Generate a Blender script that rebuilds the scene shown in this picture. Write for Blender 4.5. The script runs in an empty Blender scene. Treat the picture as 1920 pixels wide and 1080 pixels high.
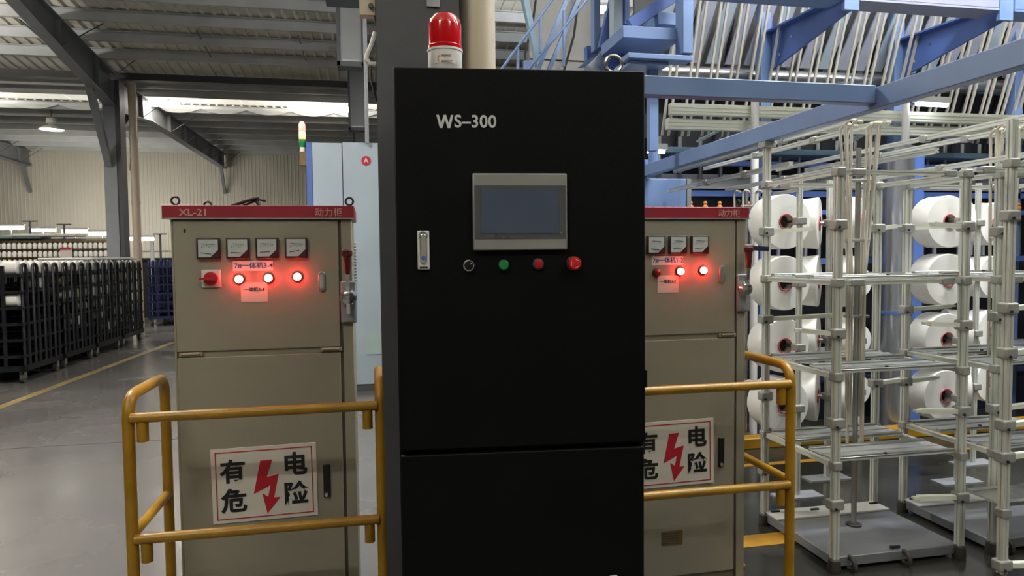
import bpy, math, random
from mathutils import Vector, Matrix
random.seed(7)
scene = bpy.context.scene
COL = scene.collection
PI = math.pi

# ------------------------------------------------------------------ camera
CAM_H = 1.53
cam_d = bpy.data.cameras.new('camera'); cam = bpy.data.objects.new('camera', cam_d); COL.objects.link(cam)
cam_d.sensor_width = 36.0; cam_d.lens = 1300.0 * 36.0 / 1920.0; cam_d.clip_start = 0.05; cam_d.clip_end = 200
PITCH, ROLL, YAW = math.radians(2.73), math.radians(-0.6), math.radians(11.44)
_f = Vector((math.sin(YAW)*math.cos(PITCH), math.cos(YAW)*math.cos(PITCH), -math.sin(PITCH)))
_r = Vector((math.cos(YAW), -math.sin(YAW), 0)); _u = _r.cross(_f)
_r2 = _r*math.cos(ROLL) + _u*math.sin(ROLL); _u2 = _u*math.cos(ROLL) - _r*math.sin(ROLL)
cam.matrix_world = Matrix(((_r2.x,_u2.x,-_f.x,0),(_r2.y,_u2.y,-_f.y,0),(_r2.z,_u2.z,-_f.z,CAM_H),(0,0,0,1)))
scene.camera = cam

# ------------------------------------------------------------------ world, lights, exposure
scene.view_settings.view_transform = 'Standard'; scene.view_settings.look = 'None'
scene.view_settings.gamma = 1.0; scene.view_settings.use_curve_mapping = False
scene.view_settings.exposure = 0.0
w = bpy.data.worlds.new('world'); scene.world = w; w.use_nodes = True
w.node_tree.nodes['Background'].inputs[0].default_value = (0.5, 0.55, 0.65, 1)
w.node_tree.nodes['Background'].inputs[1].default_value = 0.05
# position, energy, size x, size y, colour : every one hangs from a lamp body built further down
ROOF_FILL = 1.9  # strength of the added roof uplights relative to each tube light
LAMPS = [
 ((-1.1, 17.2, 5.02), 330, 1.5, .3, (1, .93, .84)),
 ((-4.55, 17.2, 5.02), 200, .6, .22, (1, .93, .84)),
 ((-9.0, 17.2, 5.02), 200, 1.2, .22, (1, .93, .84)),
 ((-2.6, -1.6, 5.2), 105, 1.4, .22, (1, .95, .86)),
 ((2.6, -2.2, 5.2), 50, 1.4, .22, (1, .95, .86)),
 ((-2.6, 5.2, 4.9), 210, 1.4, .22, (1, .94, .86)),  # added lamp out of view, lights the pale blue cabinet and the roof
 ((3.2, 3.0, 5.3), 170, 1.6, .25, (.95, .97, 1)),
 ((5.6, 3.0, 5.3), 170, 1.6, .25, (.95, .97, 1)),
 ((4.6, .8, 5.0), 60, 1.6, .25, (.95, .97, 1)),
 ((2.7, 9.2, 4.8), 140, 1.0, .25, (.97, .98, 1)),  # added lamp, kept out of sight behind the machine panel
 ((-8.2, 11.0, 4.4), 260, 1.4, .25, (1, .94, .86)),  # added lamp left of the view to brighten the roof
]
for i, (p, e, sx, sy, c) in enumerate(LAMPS):
    ld = bpy.data.lights.new('tube_light', 'AREA'); ld.shape = 'RECTANGLE'; ld.size = sx; ld.size_y = sy
    ld.energy = e; ld.color = c
    lo = bpy.data.objects.new('tube_light', ld); COL.objects.link(lo); lo.location = p
    lu = ld.copy(); lu.energy = e*ROOF_FILL; lo = bpy.data.objects.new('roof_fill_light', lu); COL.objects.link(lo)   # added uplight, stronger than the tube light, to brighten the roof
    lo.location = (p[0], p[1], p[2]+.125); lo.rotation_euler = (PI, 0, 0)

# ------------------------------------------------------------------ helpers
def lin(h):
    h = h.lstrip('#'); o = []
    for k in (0, 2, 4):
        c = int(h[k:k+2], 16)/255
        o.append(c/12.92 if c <= .04045 else ((c+.055)/1.055)**2.4)
    return (*o, 1)
_M = {}
def mat(name, col, rough=.5, metal=0, var=.12, scale=6, bump=0, bscale=60, emit=0, trans=0, stretch=(1,1,1), spec=.5, coat=0):
    m = bpy.data.materials.new(name); m.use_nodes = True; nt = m.node_tree; b = nt.nodes['Principled BSDF']
    c = lin(col)
    b.inputs['Roughness'].default_value = rough; b.inputs['Metallic'].default_value = metal
    b.inputs['Specular IOR Level'].default_value = spec; b.inputs['Coat Weight'].default_value = coat
    tc = nt.nodes.new('ShaderNodeTexCoord'); mp = nt.nodes.new('ShaderNodeMapping'); mp.inputs['Scale'].default_value = stretch
    nt.links.new(tc.outputs['Object'], mp.inputs['Vector'])
    if var:
        n = nt.nodes.new('ShaderNodeTexNoise'); n.inputs['Scale'].default_value = scale; n.inputs['Detail'].default_value = 5
        r = nt.nodes.new('ShaderNodeValToRGB')
        r.color_ramp.elements[0].position = .3; r.color_ramp.elements[1].position = .72
        r.color_ramp.elements[0].color = tuple(x*(1-var) for x in c[:3]) + (1,)
        r.color_ramp.elements[1].color = tuple(min(1, x*(1+var)) for x in c[:3]) + (1,)
        nt.links.new(mp.outputs[0], n.inputs['Vector']); nt.links.new(n.outputs[0], r.inputs[0]); nt.links.new(r.outputs[0], b.inputs['Base Color'])
        rr = nt.nodes.new('ShaderNodeMapRange'); rr.inputs[3].default_value = max(.02, rough-.08); rr.inputs[4].default_value = min(1, rough+.08)
        nt.links.new(n.outputs[0], rr.inputs[0]); nt.links.new(rr.outputs[0], b.inputs['Roughness'])
    else:
        b.inputs['Base Color'].default_value = c
    if bump:
        n2 = nt.nodes.new('ShaderNodeTexNoise'); n2.inputs['Scale'].default_value = bscale; n2.inputs['Detail'].default_value = 3
        bp = nt.nodes.new('ShaderNodeBump'); bp.inputs['Strength'].default_value = bump; bp.inputs['Distance'].default_value = .01
        nt.links.new(mp.outputs[0], n2.inputs['Vector']); nt.links.new(n2.outputs[0], bp.inputs['Height']); nt.links.new(bp.outputs[0], b.inputs['Normal'])
    if emit:
        b.inputs['Emission Color'].default_value = c; b.inputs['Emission Strength'].default_value = emit
    if trans: b.inputs['Transmission Weight'].default_value = trans
    _M[name] = m; return m
M = _M
mat('cream_paint', '8e8a7a', .38, 0, .05, 3, .05, 140)
mat('cream_side', '8b8674', .4, 0, .06, 3)
mat('gap_brown', '4b463b', .6, 0, 0)
mat('red_band', '8c2030', .4, 0, .08, 5)
mat('band_text', 'c99a90', .5, 0, 0)
mat('black_paint', '070809', .55, 0, .15, 4, .12, 300, spec=.12)
mat('black_gap', '020202', .8, 0, 0)
mat('column_paint', '47484c', .5, 0, .12, 3, .05, 60)
mat('yellow_paint', '977010', .38, 0, .22, 9, .08, 90)
mat('aluminium', 'b9bab4', .32, 1, .1, 14)
mat('profile', 'd2d4ca', .32, .35, 0, 4, stretch=(1, 1, .2))
mat('casting', '9c9c96', .5, .35, .12, 20)
mat('galvanised', 'a3a7a6', .4, .8, .15, 12)
mat('plank', 'bcc0c2', .4, .3, .14, 8, stretch=(1, 6, 6))
mat('tray_grey', '7c7f83', .4, .3, .12, 6)
mat('fascia', '8d91a6', .5, 0, .06, 3)
mat('chrome', 'd8d8d6', .15, 1, 0)
mat('yarn', 'e9e8e2', .42, 0, .05, 5, stretch=(1, 1, 1))
mat('yarn_yellow', 'bfb987', .5, 0, .08, 6)
mat('core', 'b5585c', .6, 0, .1, 8)
mat('core_dark', '3a302c', .7, 0, .1, 8)
mat('blue_paint', '6b84ae', .4, 0, .1, 4)
mat('blue_deep', '4a66a6', .42, 0, .12, 4)
mat('blue_dark', '1d2744', .5, 0, .15, 4)
mat('teal_paint', '7f9db0', .4, 0, .1, 4)
mat('pale_blue', 'a0aeba', .4, 0, .05, 2)
mat('plate_grey', 'a4a8b8', .45, .1, .1, 5)
mat('plate_dull', '8b8a86', .5, .1, .12, 5)
mat('rod_cream', 'c2bdae', .45, .15, .1, 8)
mat('dark_machine', '14151b', .55, 0, .3, 6)
mat('grey_steel', '84878b', .5, 0, .1, 3)
mat('grey_dark', '43454a', .5, 0, .1, 3)
mat('rafter_paint', '75787d', .55, 0, .1, 3)
mat('purlin_paint', 'b4b7b8', .55, .2, .1, 2)
mat('roof_sheet', 'd2cfc2', .5, 0, .1, 1.5)
mat('skylight', 'e6e2d4', .6, 0, .08, 2, emit=.75)   # translucent roof panels, emission added to make the strip bright
mat('pvc', 'c4baa4', .35, 0, .06, 2)
mat('pvc_far', 'b5a595', .4, 0, .08, 2)
mat('sign_white', 'd5d3c8', .4, 0, .04, 5)
mat('sign_red', 'b4182c', .45, 0, .05, 8)
mat('ink', '16161a', .5, 0, 0)
mat('ink_blue', '3a3a80', .5, 0, 0)
mat('paper', 'd9cfc8', .6, 0, .04, 6)
mat('paper_note', 'cdbdb4', .6, 0, .04, 6)
mat('letter_white', 'c9cbcb', .4, 0, 0)
mat('bakelite', '2a201f', .35, 0, .1, 8)
mat('bakelite_red', '4a1a1c', .3, 0, .1, 8)
mat('meter_face', 'b9c1c0', .25, 0, .04, 12, coat=.6)
mat('hmi_frame', '8b8c88', .4, .2, .04, 6)
mat('hmi_bezel', '4c4d4e', .3, 0, .04, 6)
mat('hmi_glass', '3d4a60', .08, 0, .03, 3, spec=.8)
mat('button_green', '0f7c3d', .3, 0, .05, 8)
mat('button_red', 'a5151f', .3, 0, .05, 8)
mat('estop_red', 'c41a1e', .3, 0, .05, 8)
mat('switch_black', '101011', .35, 0, 0)
mat('cart_paint', '101217', .5, .1, .2, 6)
mat('cart_blue', '16224c', .45, 0, .15, 6)
mat('rubber', '3b3532', .6, 0, .1, 6)
mat('tarp_teal', '6f8a88', .6, 0, .1, 3)
mat('film_white', 'cfcfca', .5, 0, .08, 3)
mat('orange_plastic', 'd88a3c', .4, 0, .1, 8)
mat('bronze', '7d6a4a', .4, .6, .15, 10)
mat('lamp_white', 'd8d8d4', .4, 0, 0)
mat('wire_dark', '1b1c1e', .5, 0, 0)
mat('sticker_green', '9fb3ae', .5, 0, .05, 8)
mat('column_steel', 'b4b8c0', .22, .85, .06, 3, stretch=(6, 6, .3))
mat('rail_light', 'dfe2d2', .35, .15, .06, 5, stretch=(.3, 4, 4))
mat('roller', 'a6a7a8', .28, .9, .1, 10, stretch=(.3, 6, 6))

def emit_mat(name, col, strength):
    m = bpy.data.materials.new(name); m.use_nodes = True; b = m.node_tree.nodes['Principled BSDF']
    b.inputs['Base Color'].default_value = (.8, .8, .8, 1)
    b.inputs['Emission Color'].default_value = col; b.inputs['Emission Strength'].default_value = strength
    M[name] = m
emit_mat('tube_glow', (1, .95, .88, 1), 14)
emit_mat('tube_glow_cool', (.92, .96, 1, 1), 14)
emit_mat('pilot_red', (1, .032, .025, 1), 80)
emit_mat('tower_red', (1, .07, .02, 1), 1.4)
emit_mat('tower_amber', (1, .36, .02, 1), 1.3)

class MB:
    def __init__(s): s.v = []; s.f = []
    def _add(s, vs, fs):
        n = len(s.v); s.v += [tuple(p) for p in vs]; s.f += [tuple(i+n for i in f) for f in fs]; return s
    def box(s, x0, x1, y0, y1, z0, z1):
        x0, x1 = min(x0, x1), max(x0, x1); y0, y1 = min(y0, y1), max(y0, y1); z0, z1 = min(z0, z1), max(z0, z1)
        return s._add([(x0,y0,z0),(x1,y0,z0),(x1,y1,z0),(x0,y1,z0),(x0,y0,z1),(x1,y0,z1),(x1,y1,z1),(x0,y1,z1)],
                      [(0,3,2,1),(4,5,6,7),(0,1,5,4),(1,2,6,5),(2,3,7,6),(3,0,4,7)])
    def cbox(s, c, sx, sy, sz): return s.box(c[0]-sx/2, c[0]+sx/2, c[1]-sy/2, c[1]+sy/2, c[2]-sz/2, c[2]+sz/2)
    def beam(s, p, q, wd, ht, up=(0, 0, 1)):      # rectangular bar from p to q
        p, q = Vector(p), Vector(q); d = (q-p).normalized(); up = Vector(up)
        if abs(d.dot(up)) > .98: up = Vector((0, 1, 0))
        a = d.cross(up).normalized()*wd/2; b = a.cross(d).normalized()*ht/2
        vs = [p-a-b, p+a-b, p+a+b, p-a+b, q-a-b, q+a-b, q+a+b, q-a+b]
        return s._add(vs, [(0,1,2,3),(7,6,5,4),(0,4,5,1),(1,5,6,2),(2,6,7,3),(3,7,4,0)])
    def cyl(s, p, q, r, n=12, r2=None):
        p, q = Vector(p), Vector(q); d = (q-p).normalized(); r2 = r if r2 is None else r2
        a = d.orthogonal().normalized(); b = d.cross(a)
        vs = []
        for c, rr in ((p, r), (q, r2)):
            for k in range(n):
                t = 2*PI*k/n; vs.append(c + (a*math.cos(t) + b*math.sin(t))*rr)
        fs = [(k, (k+1) % n, n+(k+1) % n, n+k) for k in range(n)] + [tuple(range(n-1, -1, -1)), tuple(range(n, 2*n))]
        return s._add(vs, fs)
    def tube(s, pts, r, n=10):
        pts = [Vector(p) for p in pts]; vs = []; ref = None
        for i, p in enumerate(pts):
            d = (pts[min(i+1, len(pts)-1)] - pts[max(i-1, 0)]).normalized()
            if ref is None: ref = d.orthogonal().normalized()
            a = (ref - d*ref.dot(d)).normalized(); ref = a; b = d.cross(a)
            for k in range(n):
                t = 2*PI*k/n; vs.append(p + (a*math.cos(t) + b*math.sin(t))*r)
        fs = []
        for i in range(len(pts)-1):
            for k in range(n): fs.append((i*n+k, i*n+(k+1) % n, (i+1)*n+(k+1) % n, (i+1)*n+k))
        fs += [tuple(range(n-1, -1, -1)), tuple(range((len(pts)-1)*n, len(pts)*n))]
        return s._add(vs, fs)
    def lathe(s, prof, c=(0, 0, 0), axis='z', n=20):   # prof: (radius, height)
        vs = []
        for r, h in prof:
            for k in range(n):
                t = 2*PI*k/n; x, y = r*math.cos(t), r*math.sin(t)
                p = {'z': (x, y, h), 'y': (x, -h, y), 'x': (h, x, y)}[axis]   # axis y: height runs toward -Y
                vs.append((p[0]+c[0], p[1]+c[1], p[2]+c[2]))
        fs = []
        for i in range(len(prof)-1):
            for k in range(n): fs.append((i*n+k, i*n+(k+1) % n, (i+1)*n+(k+1) % n, (i+1)*n+k))
        fs += [tuple(range(n-1, -1, -1)), tuple(range((len(prof)-1)*n, len(prof)*n))]
        return s._add(vs, fs)
    def prism(s, poly, t, plane='xz', o=(0, 0, 0)):     # outline extruded by t along the plane's normal (+Y for xz, +X for yz, +Z for xy)
        n = len(poly); vs = []
        for k in (0, t):
            for a, b in poly:
                p = {'xz': (a, k, b), 'yz': (k, a, b), 'xy': (a, b, k)}[plane]
                vs.append((p[0]+o[0], p[1]+o[1], p[2]+o[2]))
        return s._add(vs, [tuple(range(n)), tuple(range(2*n-1, n-1, -1))] + [(k, k+n, (k+1) % n + n, (k+1) % n) for k in range(n)])
    def torus(s, c, R, r, axis='y', n=20, m=8):
        vs = []; fs = []
        for i in range(n):
            t = 2*PI*i/n
            for j in range(m):
                q = 2*PI*j/m; a = (R+r*math.cos(q)); x, y, z = a*math.cos(t), a*math.sin(t), r*math.sin(q)
                p = {'z': (x, y, z), 'y': (x, z, y), 'x': (z, x, y)}[axis]; vs.append((p[0]+c[0], p[1]+c[1], p[2]+c[2]))
        for i in range(n):
            for j in range(m): fs.append((i*m+j, ((i+1) % n)*m+j, ((i+1) % n)*m+(j+1) % m, i*m+(j+1) % m))
        return s._add(vs, fs)
    def build(s, name, m, parent=None, bevel=0, smooth=True, label=None, loc=None):
        me = bpy.data.meshes.new(name); me.from_pydata(s.v, [], s.f); me.validate(); me.update()
        import bmesh
        bm = bmesh.new(); bm.from_mesh(me); bmesh.ops.recalc_face_normals(bm, faces=bm.faces); bm.to_mesh(me); bm.free()
        me.materials.append(M[m])
        if smooth:
            me.polygons.foreach_set('use_smooth', [True]*len(me.polygons)); me.set_sharp_from_angle(angle=math.radians(35))
        o = bpy.data.objects.new(name, me); COL.objects.link(o)
        if parent: o.parent = parent
        if loc: o.location = loc
        if bevel:
            b = o.modifiers.new('bevel', 'BEVEL'); b.width = bevel; b.segments = 2; b.limit_method = 'ANGLE'
        if label: o['label'] = label
        return o
def tag(o, label, cat, group=None):
    o['label'] = label; o['category'] = cat
    if group: o['group'] = group
    return o
def thing(name, label, cat, loc=(0, 0, 0), rz=0, group=None):
    o = bpy.data.objects.new(name, None); COL.objects.link(o); o.location = loc; o.rotation_euler = (0, 0, rz); o.empty_display_size = .1
    return tag(o, label, cat, group)
def struct(o): o['kind'] = 'structure'; return o
def dup(root, loc=None, rz=None, label=None, group=None):
    r = root.copy(); COL.objects.link(r)
    if loc is not None: r.location = loc
    if rz is not None: r.rotation_euler = (0, 0, rz)
    if label: r['label'] = label
    if group: r['group'] = group
    for ch in list(root.children):
        c = ch.copy(); COL.objects.link(c); c.parent = r
        for g in ch.children:
            d = g.copy(); COL.objects.link(d); d.parent = c
    return r
def share(src, parent, loc, rot=None, name=None):           # another object on the same mesh
    o = bpy.data.objects.new(name or src.name.split('.')[0], src.data); COL.objects.link(o); o.parent = parent; o.location = loc
    if rot: o.rotation_euler = rot
    return o
def text(name, body, size, m, parent, loc, bold=0, ax='CENTER', sx=1, spacing=1, rot=0, label=None):
    cu = bpy.data.curves.new(name, 'FONT'); cu.body = body; cu.size = size; cu.align_x = ax; cu.align_y = 'CENTER'
    cu.extrude = .0006; cu.offset = bold*size; cu.space_character = spacing; cu.resolution_u = 4
    t = bpy.data.objects.new(name, cu); COL.objects.link(t)
    bpy.context.view_layer.update()
    me = bpy.data.meshes.new_from_object(t.evaluated_get(bpy.context.evaluated_depsgraph_get()))
    bpy.data.objects.remove(t); bpy.data.curves.remove(cu)
    me.materials.clear(); me.materials.append(M[m])
    o = bpy.data.objects.new(name, me); COL.objects.link(o); o.parent = parent
    o.location = loc; o.rotation_euler = (PI/2, rot, 0); o.scale = (sx, 1, 1)
    if label: o['label'] = label
    return o
# a sight line from the camera, to read real positions off a known plane
def _ray(x, y): return _r2*((x-960)/1300) - _u2*((y-540)/1300) + _f
def onY(x, y, Y): d = _ray(x, y); return Vector((0, 0, CAM_H)) + d*(Y/d.y)
def onX(x, y, X): d = _ray(x, y); return Vector((0, 0, CAM_H)) + d*(X/d.x)
def onZ(x, y, Z): d = _ray(x, y); return Vector((0, 0, CAM_H)) + d*((Z-CAM_H)/d.z)

# ------------------------------------------------------------------ setting
# floor: worn polished concrete
fm = mat('floor_concrete', '605e5d', .3, 0, .10, .7, .04, 4, spec=.5)
nt = fm.node_tree; b = nt.nodes['Principled BSDF']
n = nt.nodes.new('ShaderNodeTexNoise'); n.inputs['Scale'].default_value = .9; n.inputs['Detail'].default_value = 4; n.inputs['Roughness'].default_value = .5
tc = nt.nodes.new('ShaderNodeTexCoord'); nt.links.new(tc.outputs['Object'], n.inputs['Vector'])
mr = nt.nodes.new('ShaderNodeMapRange'); mr.inputs[1].default_value = .3; mr.inputs[2].default_value = .7; mr.inputs[3].default_value = .13; mr.inputs[4].default_value = .34
nt.links.new(n.outputs[0], mr.inputs[0]); nt.links.new(mr.outputs[0], b.inputs['Roughness'])
ramp = [n_ for n_ in nt.nodes if n_.type == 'VALTORGB'][0]
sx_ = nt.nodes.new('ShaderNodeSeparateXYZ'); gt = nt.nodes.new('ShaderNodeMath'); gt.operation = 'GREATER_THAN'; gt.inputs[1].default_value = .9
mx = nt.nodes.new('ShaderNodeMix'); mx.data_type = 'RGBA'; mx.blend_type = 'MULTIPLY'; mx.inputs['B'].default_value = (.28, .29, .25, 1)   # floor colour multiplied darker and slightly greener on the machine side
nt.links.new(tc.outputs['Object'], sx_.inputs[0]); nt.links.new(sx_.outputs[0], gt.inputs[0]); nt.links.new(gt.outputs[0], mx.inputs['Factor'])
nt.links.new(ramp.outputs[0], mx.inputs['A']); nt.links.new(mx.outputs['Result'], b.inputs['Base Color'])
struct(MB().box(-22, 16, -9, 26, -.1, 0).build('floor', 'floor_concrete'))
# corrugated far wall
def ribbed(name, a, b_, z0, z1, axis, pos, pitch, depth, m, parent=None):
    mb = MB(); vs = []; fs = []; x = a; up = False
    prof = []
    while x < b_:
        prof += [(x, 0), (x+pitch*.62, 0), (x+pitch*.70, depth), (x+pitch*.92, depth)]; x += pitch
    for p, d in prof:
        for z in (z0, z1): vs.append((p, pos-d, z) if axis == 'x' else (pos+d, p, z))
    for k in range(len(prof)-1): fs.append((2*k, 2*k+2, 2*k+3, 2*k+1))
    mb._add(vs, fs); return mb.build(name, m, parent, smooth=False)
mat('wall_sheet', 'bdb9ac', .5, 0, .06, .6)
struct(ribbed('wall_back', -22, 16, 0, 5.25, 'x', 25.6, .12, .010, 'wall_sheet'))
struct(MB().box(-22.1, -22, -9, 26, 0, 7.2).build('wall_left', 'wall_sheet'))
struct(MB().box(16, 16.1, -9, 26, 0, 7.2).build('wall_right', 'wall_sheet'))
struct(MB().box(-22, 16, -9.1, -9, 0, 6.3).build('wall_front', 'wall_sheet'))

# roof: near bay rises toward the ridge above the camera, far bay is almost level
SL = .12
def zr(y):
    if y >= 15.2: return 5.28
    if y >= 1: return 5.28 + SL*(15.2-y)
    return 5.28 + SL*14.2 - SL*(1-y)
ceil = struct(bpy.data.objects.new('ceiling', None)); COL.objects.link(ceil)
def deck(name, y0, y1, m, x0=-22, x1=16, t=.04):
    return MB()._add([(x0,y0,zr(y0)),(x1,y0,zr(y0)),(x1,y1,zr(y1)),(x0,y1,zr(y1)),(x0,y0,zr(y0)+t),(x1,y0,zr(y0)+t),(x1,y1,zr(y1)+t),(x0,y1,zr(y1)+t)],
        [(0,3,2,1),(4,5,6,7),(0,1,5,4),(1,2,6,5),(2,3,7,6),(3,0,4,7)]).build(name, m, ceil)
deck('roof_deck', -9, 1, 'roof_sheet'); deck('roof_deck', 1, 15.2, 'roof_sheet'); deck('roof_deck', 15.2, 16.75, 'roof_sheet'); deck('roof_deck', 18.2, 25.7, 'roof_sheet')
for x in [-22+k*1.9 for k in range(20)]: deck('skylight_panel', 16.75, 18.2, 'skylight', x+.01, x+1.89)
rb = MB(); x = -16
while x < 9:
    for (a, c) in ((7.5, 15.2), (15.2, 16.7), (18.25, 25.6)):
        h = .022
        rb._add([(x,a,zr(a+1e-6)-h),(x+.03,a,zr(a+1e-6)-h),(x+.03,c,zr(c-1e-6)-h),(x,c,zr(c-1e-6)-h),(x-.015,a,zr(a+1e-6)+.001),(x+.045,a,zr(a+1e-6)+.001),(x+.045,c,zr(c-1e-6)+.001),(x-.015,c,zr(c-1e-6)+.001)],
                [(0,3,2,1),(0,1,5,4),(1,2,6,5),(2,3,7,6),(3,0,4,7)])
    x += .19
ro = rb.build('roof_ribs', 'roof_sheet', ceil, smooth=False); ro['kind'] = 'stuff'
# purlins: Z sections running across
pz = MB().box(-22, 16, -.005, .005, -.17, 0).box(-22, 16, 0, .06, -.17, -.162).box(-22, 16, -.06, 0, -.012, 0).build('purlin', 'purlin_paint', ceil)
py = [11.0+.78*k-.78*10 for k in range(15)] + [15.85, 16.65, 18.35, 19.3, 20.3, 21.3, 22.3, 23.3, 24.3, 25.2]
pz.location = (0, py[0], zr(py[0])-.025)
for y in py[1:]: share(pz, ceil, (0, y, zr(y)-.025))
for y in (-1.5, -4, -6.5): share(pz, ceil, (0, y, zr(y)-.025))
# sag rods between purlins
for (xa, ya) in ((-2.9, 13.1), (-1.2, 13.1), (-5.4, 24.6), (-1.6, 24.6)):
    MB().cyl((xa, ya, zr(ya)-.05), (xa+.05, ya+.8, zr(ya+.8)-.17), .015, 6).build('sag_rod', 'rafter_paint', ceil)
# eave beam over the column line
MB().box(-22, 16, 15.1, 15.16, 5.06, 5.2).box(-22, 16, 15.03, 15.24, 5.05, 5.07).build('eave_beam', 'grey_dark', ceil)
# insulation sag under the skylight edge
for k in range(9):
    x0 = -8.2+k*1.05
    pts = [(x0+1.05*t/8, 5.06+.11*(2*t/8-1)**2) for t in range(9)]
    MB().prism(pts + [(x0+1.05, 5.2), (x0, 5.2)], .02, 'xz', (0, 18.27, 0)).build('insulation_scallop', 'purlin_paint', ceil)
# rafters: tapered I beams, one each 6 m
def rafter(X):
    t, wd = .012, .2
    for (y0, zb0, y1, zb1) in ((1.0, 6.35, 11.0, 5.24), (11.0, 5.24, 14.85, 4.5), (15.3, 4.45, 17.2, 4.66), (17.2, 4.66, 25.5, 4.6)):
        z0, z1 = zr(y0)-.2, zr(y1 - 1e-3)-.2
        rf = MB()._add([(X-t,y0,zb0),(X+t,y0,zb0),(X+t,y1,zb1),(X-t,y1,zb1),(X-t,y0,z0),(X+t,y0,z0),(X+t,y1,z1),(X-t,y1,z1)],
            [(0,3,2,1),(4,5,6,7),(0,1,5,4),(1,2,6,5),(2,3,7,6),(3,0,4,7)]).beam((X, y0, z0), (X, y1, z1), wd, .016).build('rafter', 'rafter_paint', ceil)
        MB().beam((X, y0, zb0), (X, y1, zb1), wd, .016).build('bottom_flange', 'rafter_paint', rf)
        ns = max(1, int((y1-y0)/1.6))
        for k in range(1, ns+1):
            f = k/(ns+.5); yy = y0+(y1-y0)*f; za = zb0+(zb1-zb0)*f; zt = z0+(z1-z0)*f
            MB().box(X-.09, X+.09, yy, yy+.012, za, zt).build('stiffener', 'rafter_paint', rf)
            for s in (-1, 1):        # knee braces to the purlins
                MB().beam((X+s*.08, yy, za+.02), (X+s*.62, yy+.25, zr(yy)-.17), .05, .012).build('fly_brace', 'grey_dark', rf)
    # wall end brace
    MB().beam((X, 25.0, 4.62), (X, 25.52, 3.75), .09, .09).build('end_brace', 'rafter_paint', ceil)
for X in (-10.9, -4.9, 1.1): rafter(X)

# ------------------------------------------------------------------ far column with brace and down pipe
def hcol(parent, cx, cy, z1, bw, bd, m1, m2, z0=0):
    MB().box(cx-bw/2, cx+bw/2, cy-bd/2, cy-bd/2+.014, z0, z1).build('flange', m1, parent)
    MB().box(cx-bw/2, cx+bw/2, cy+bd/2-.014, cy+bd/2, z0, z1).build('flange', m1, parent)
    MB().box(cx-.006, cx+.006, cy-bd/2+.014, cy+bd/2-.014, z0, z1).build('web', m2, parent)
    MB().box(cx-bw/2, cx+bw/2, cy-bd/2-.04, cy+bd/2+.04, z0, z0+.02).build('base_plate', m2, parent)
t = thing('steel_column', 'dark grey steel column with slanted brace beside the far trolleys', 'column', (-4.93, 15.0, 0))
hcol(t, 0, 0, 5.0, .22, .3, 'rafter_paint', 'grey_dark')
MB().box(-.115, .115, -.165, -.155, 0, 3.35).build('cover_plate', 'grey_steel', t)
MB().box(.11, .2, -.15, .15, .02, 5.0).build('dark_channel', 'grey_dark', t)
MB().beam((-.04, -.95, 4.7), (-.02, -.16, 3.35), .12, .1).build('brace', 'rafter_paint', t)
MB().beam((.05, .9, 4.5), (.05, .2, 4.0), .1, .08).build('brace', 'rafter_paint', t)
t = thing('down_pipe', 'beige plastic down pipe running beside the far steel column', 'pipe', (-4.5, 14.85, 0))
MB().cyl((0, 0, 0), (0, 0, 4.95), .075, 16).build('pipe', 'pvc_far', t)
for z in (2.6, 3.85): MB().cyl((0, 0, z), (0, 0, z+.06), .085, 16).build('coupling', 'pvc_far', t)
MB().beam((-.09, -.03, 3.25), (-.06, -.05, 3.5), .02, .05).build('label_strip', 'film_white', t)

# ------------------------------------------------------------------ lamps
def tube_lamp(p, sx, sy, warm, label, cat='lamp', tr=.018, ztop=None):
    t = thing('tube_lamp', label, cat, p, 0, 'ceiling tube lamps')
    MB().box(-sx/2-.03, sx/2+.03, -sy/2-.02, sy/2+.02, .05, .09).build('housing', 'lamp_white', t)
    for k in (-1, 1): MB().cyl((-sx/2, k*sy*.25, .03-(tr-.018)), (sx/2, k*sy*.25, .03-(tr-.018)), tr, 10).build('tube', 'tube_glow' if warm else 'tube_glow_cool', t)
    zt = (ztop or zr(p[1])) - p[2]
    for k in (-1, 1): MB().cyl((k*sx*.35, 0, .09), (k*sx*.35, 0, zt), .006, 6).build('suspension_rod', 'wire_dark', t)
    return t
LL = ['bright tube lamp under the skylight strip above the pale blue cabinet', 'bright tube lamp under the roof just right of the far column',
      'tube lamp under the skylight strip left of the far column', 'tube lamp behind the viewer on the left', 'tube lamp behind the viewer on the right',
      'added unseen tube lamp high over the left aisle in front of the pale blue cabinet', 'cool tube lamp over the near end of the blue machine', 'cool tube lamp over the far end of the blue machine',
      'cool tube lamp over the metal rack on the right', 'added unseen cool tube lamp behind the black cabinet over the aisle', 'added unseen tube lamp left of the view above the trolleys']
for (p, e, sx, sy, c), l in zip(LAMPS, LL): tube_lamp((p[0], p[1], p[2]+.02), sx, sy, c[0] > .99, l, tr=.05 if 17 < p[1] < 18 else .018)
q = onZ(97, 240, 4.75)
t = thing('bell_lamp', 'small bell-shaped pendant lamp hanging at far left under the roof', 'lamp', q)
MB().lathe([(.03, .26), (.11, .24), (.12, .12), (.06, .08), (.2, .02), (.29, -.04), (.285, -.05), (.19, .0)], n=20).build('shade', 'lamp_white', t)
MB().lathe([(.26, -.035), (.2, -.045), (.05, -.05)], n=20).build('diffuser', 'tube_glow', t)
MB().cyl((0, 0, .25), (0, 0, zr(q.y)-q.z), .008, 6).build('cord', 'wire_dark', t)

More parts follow.
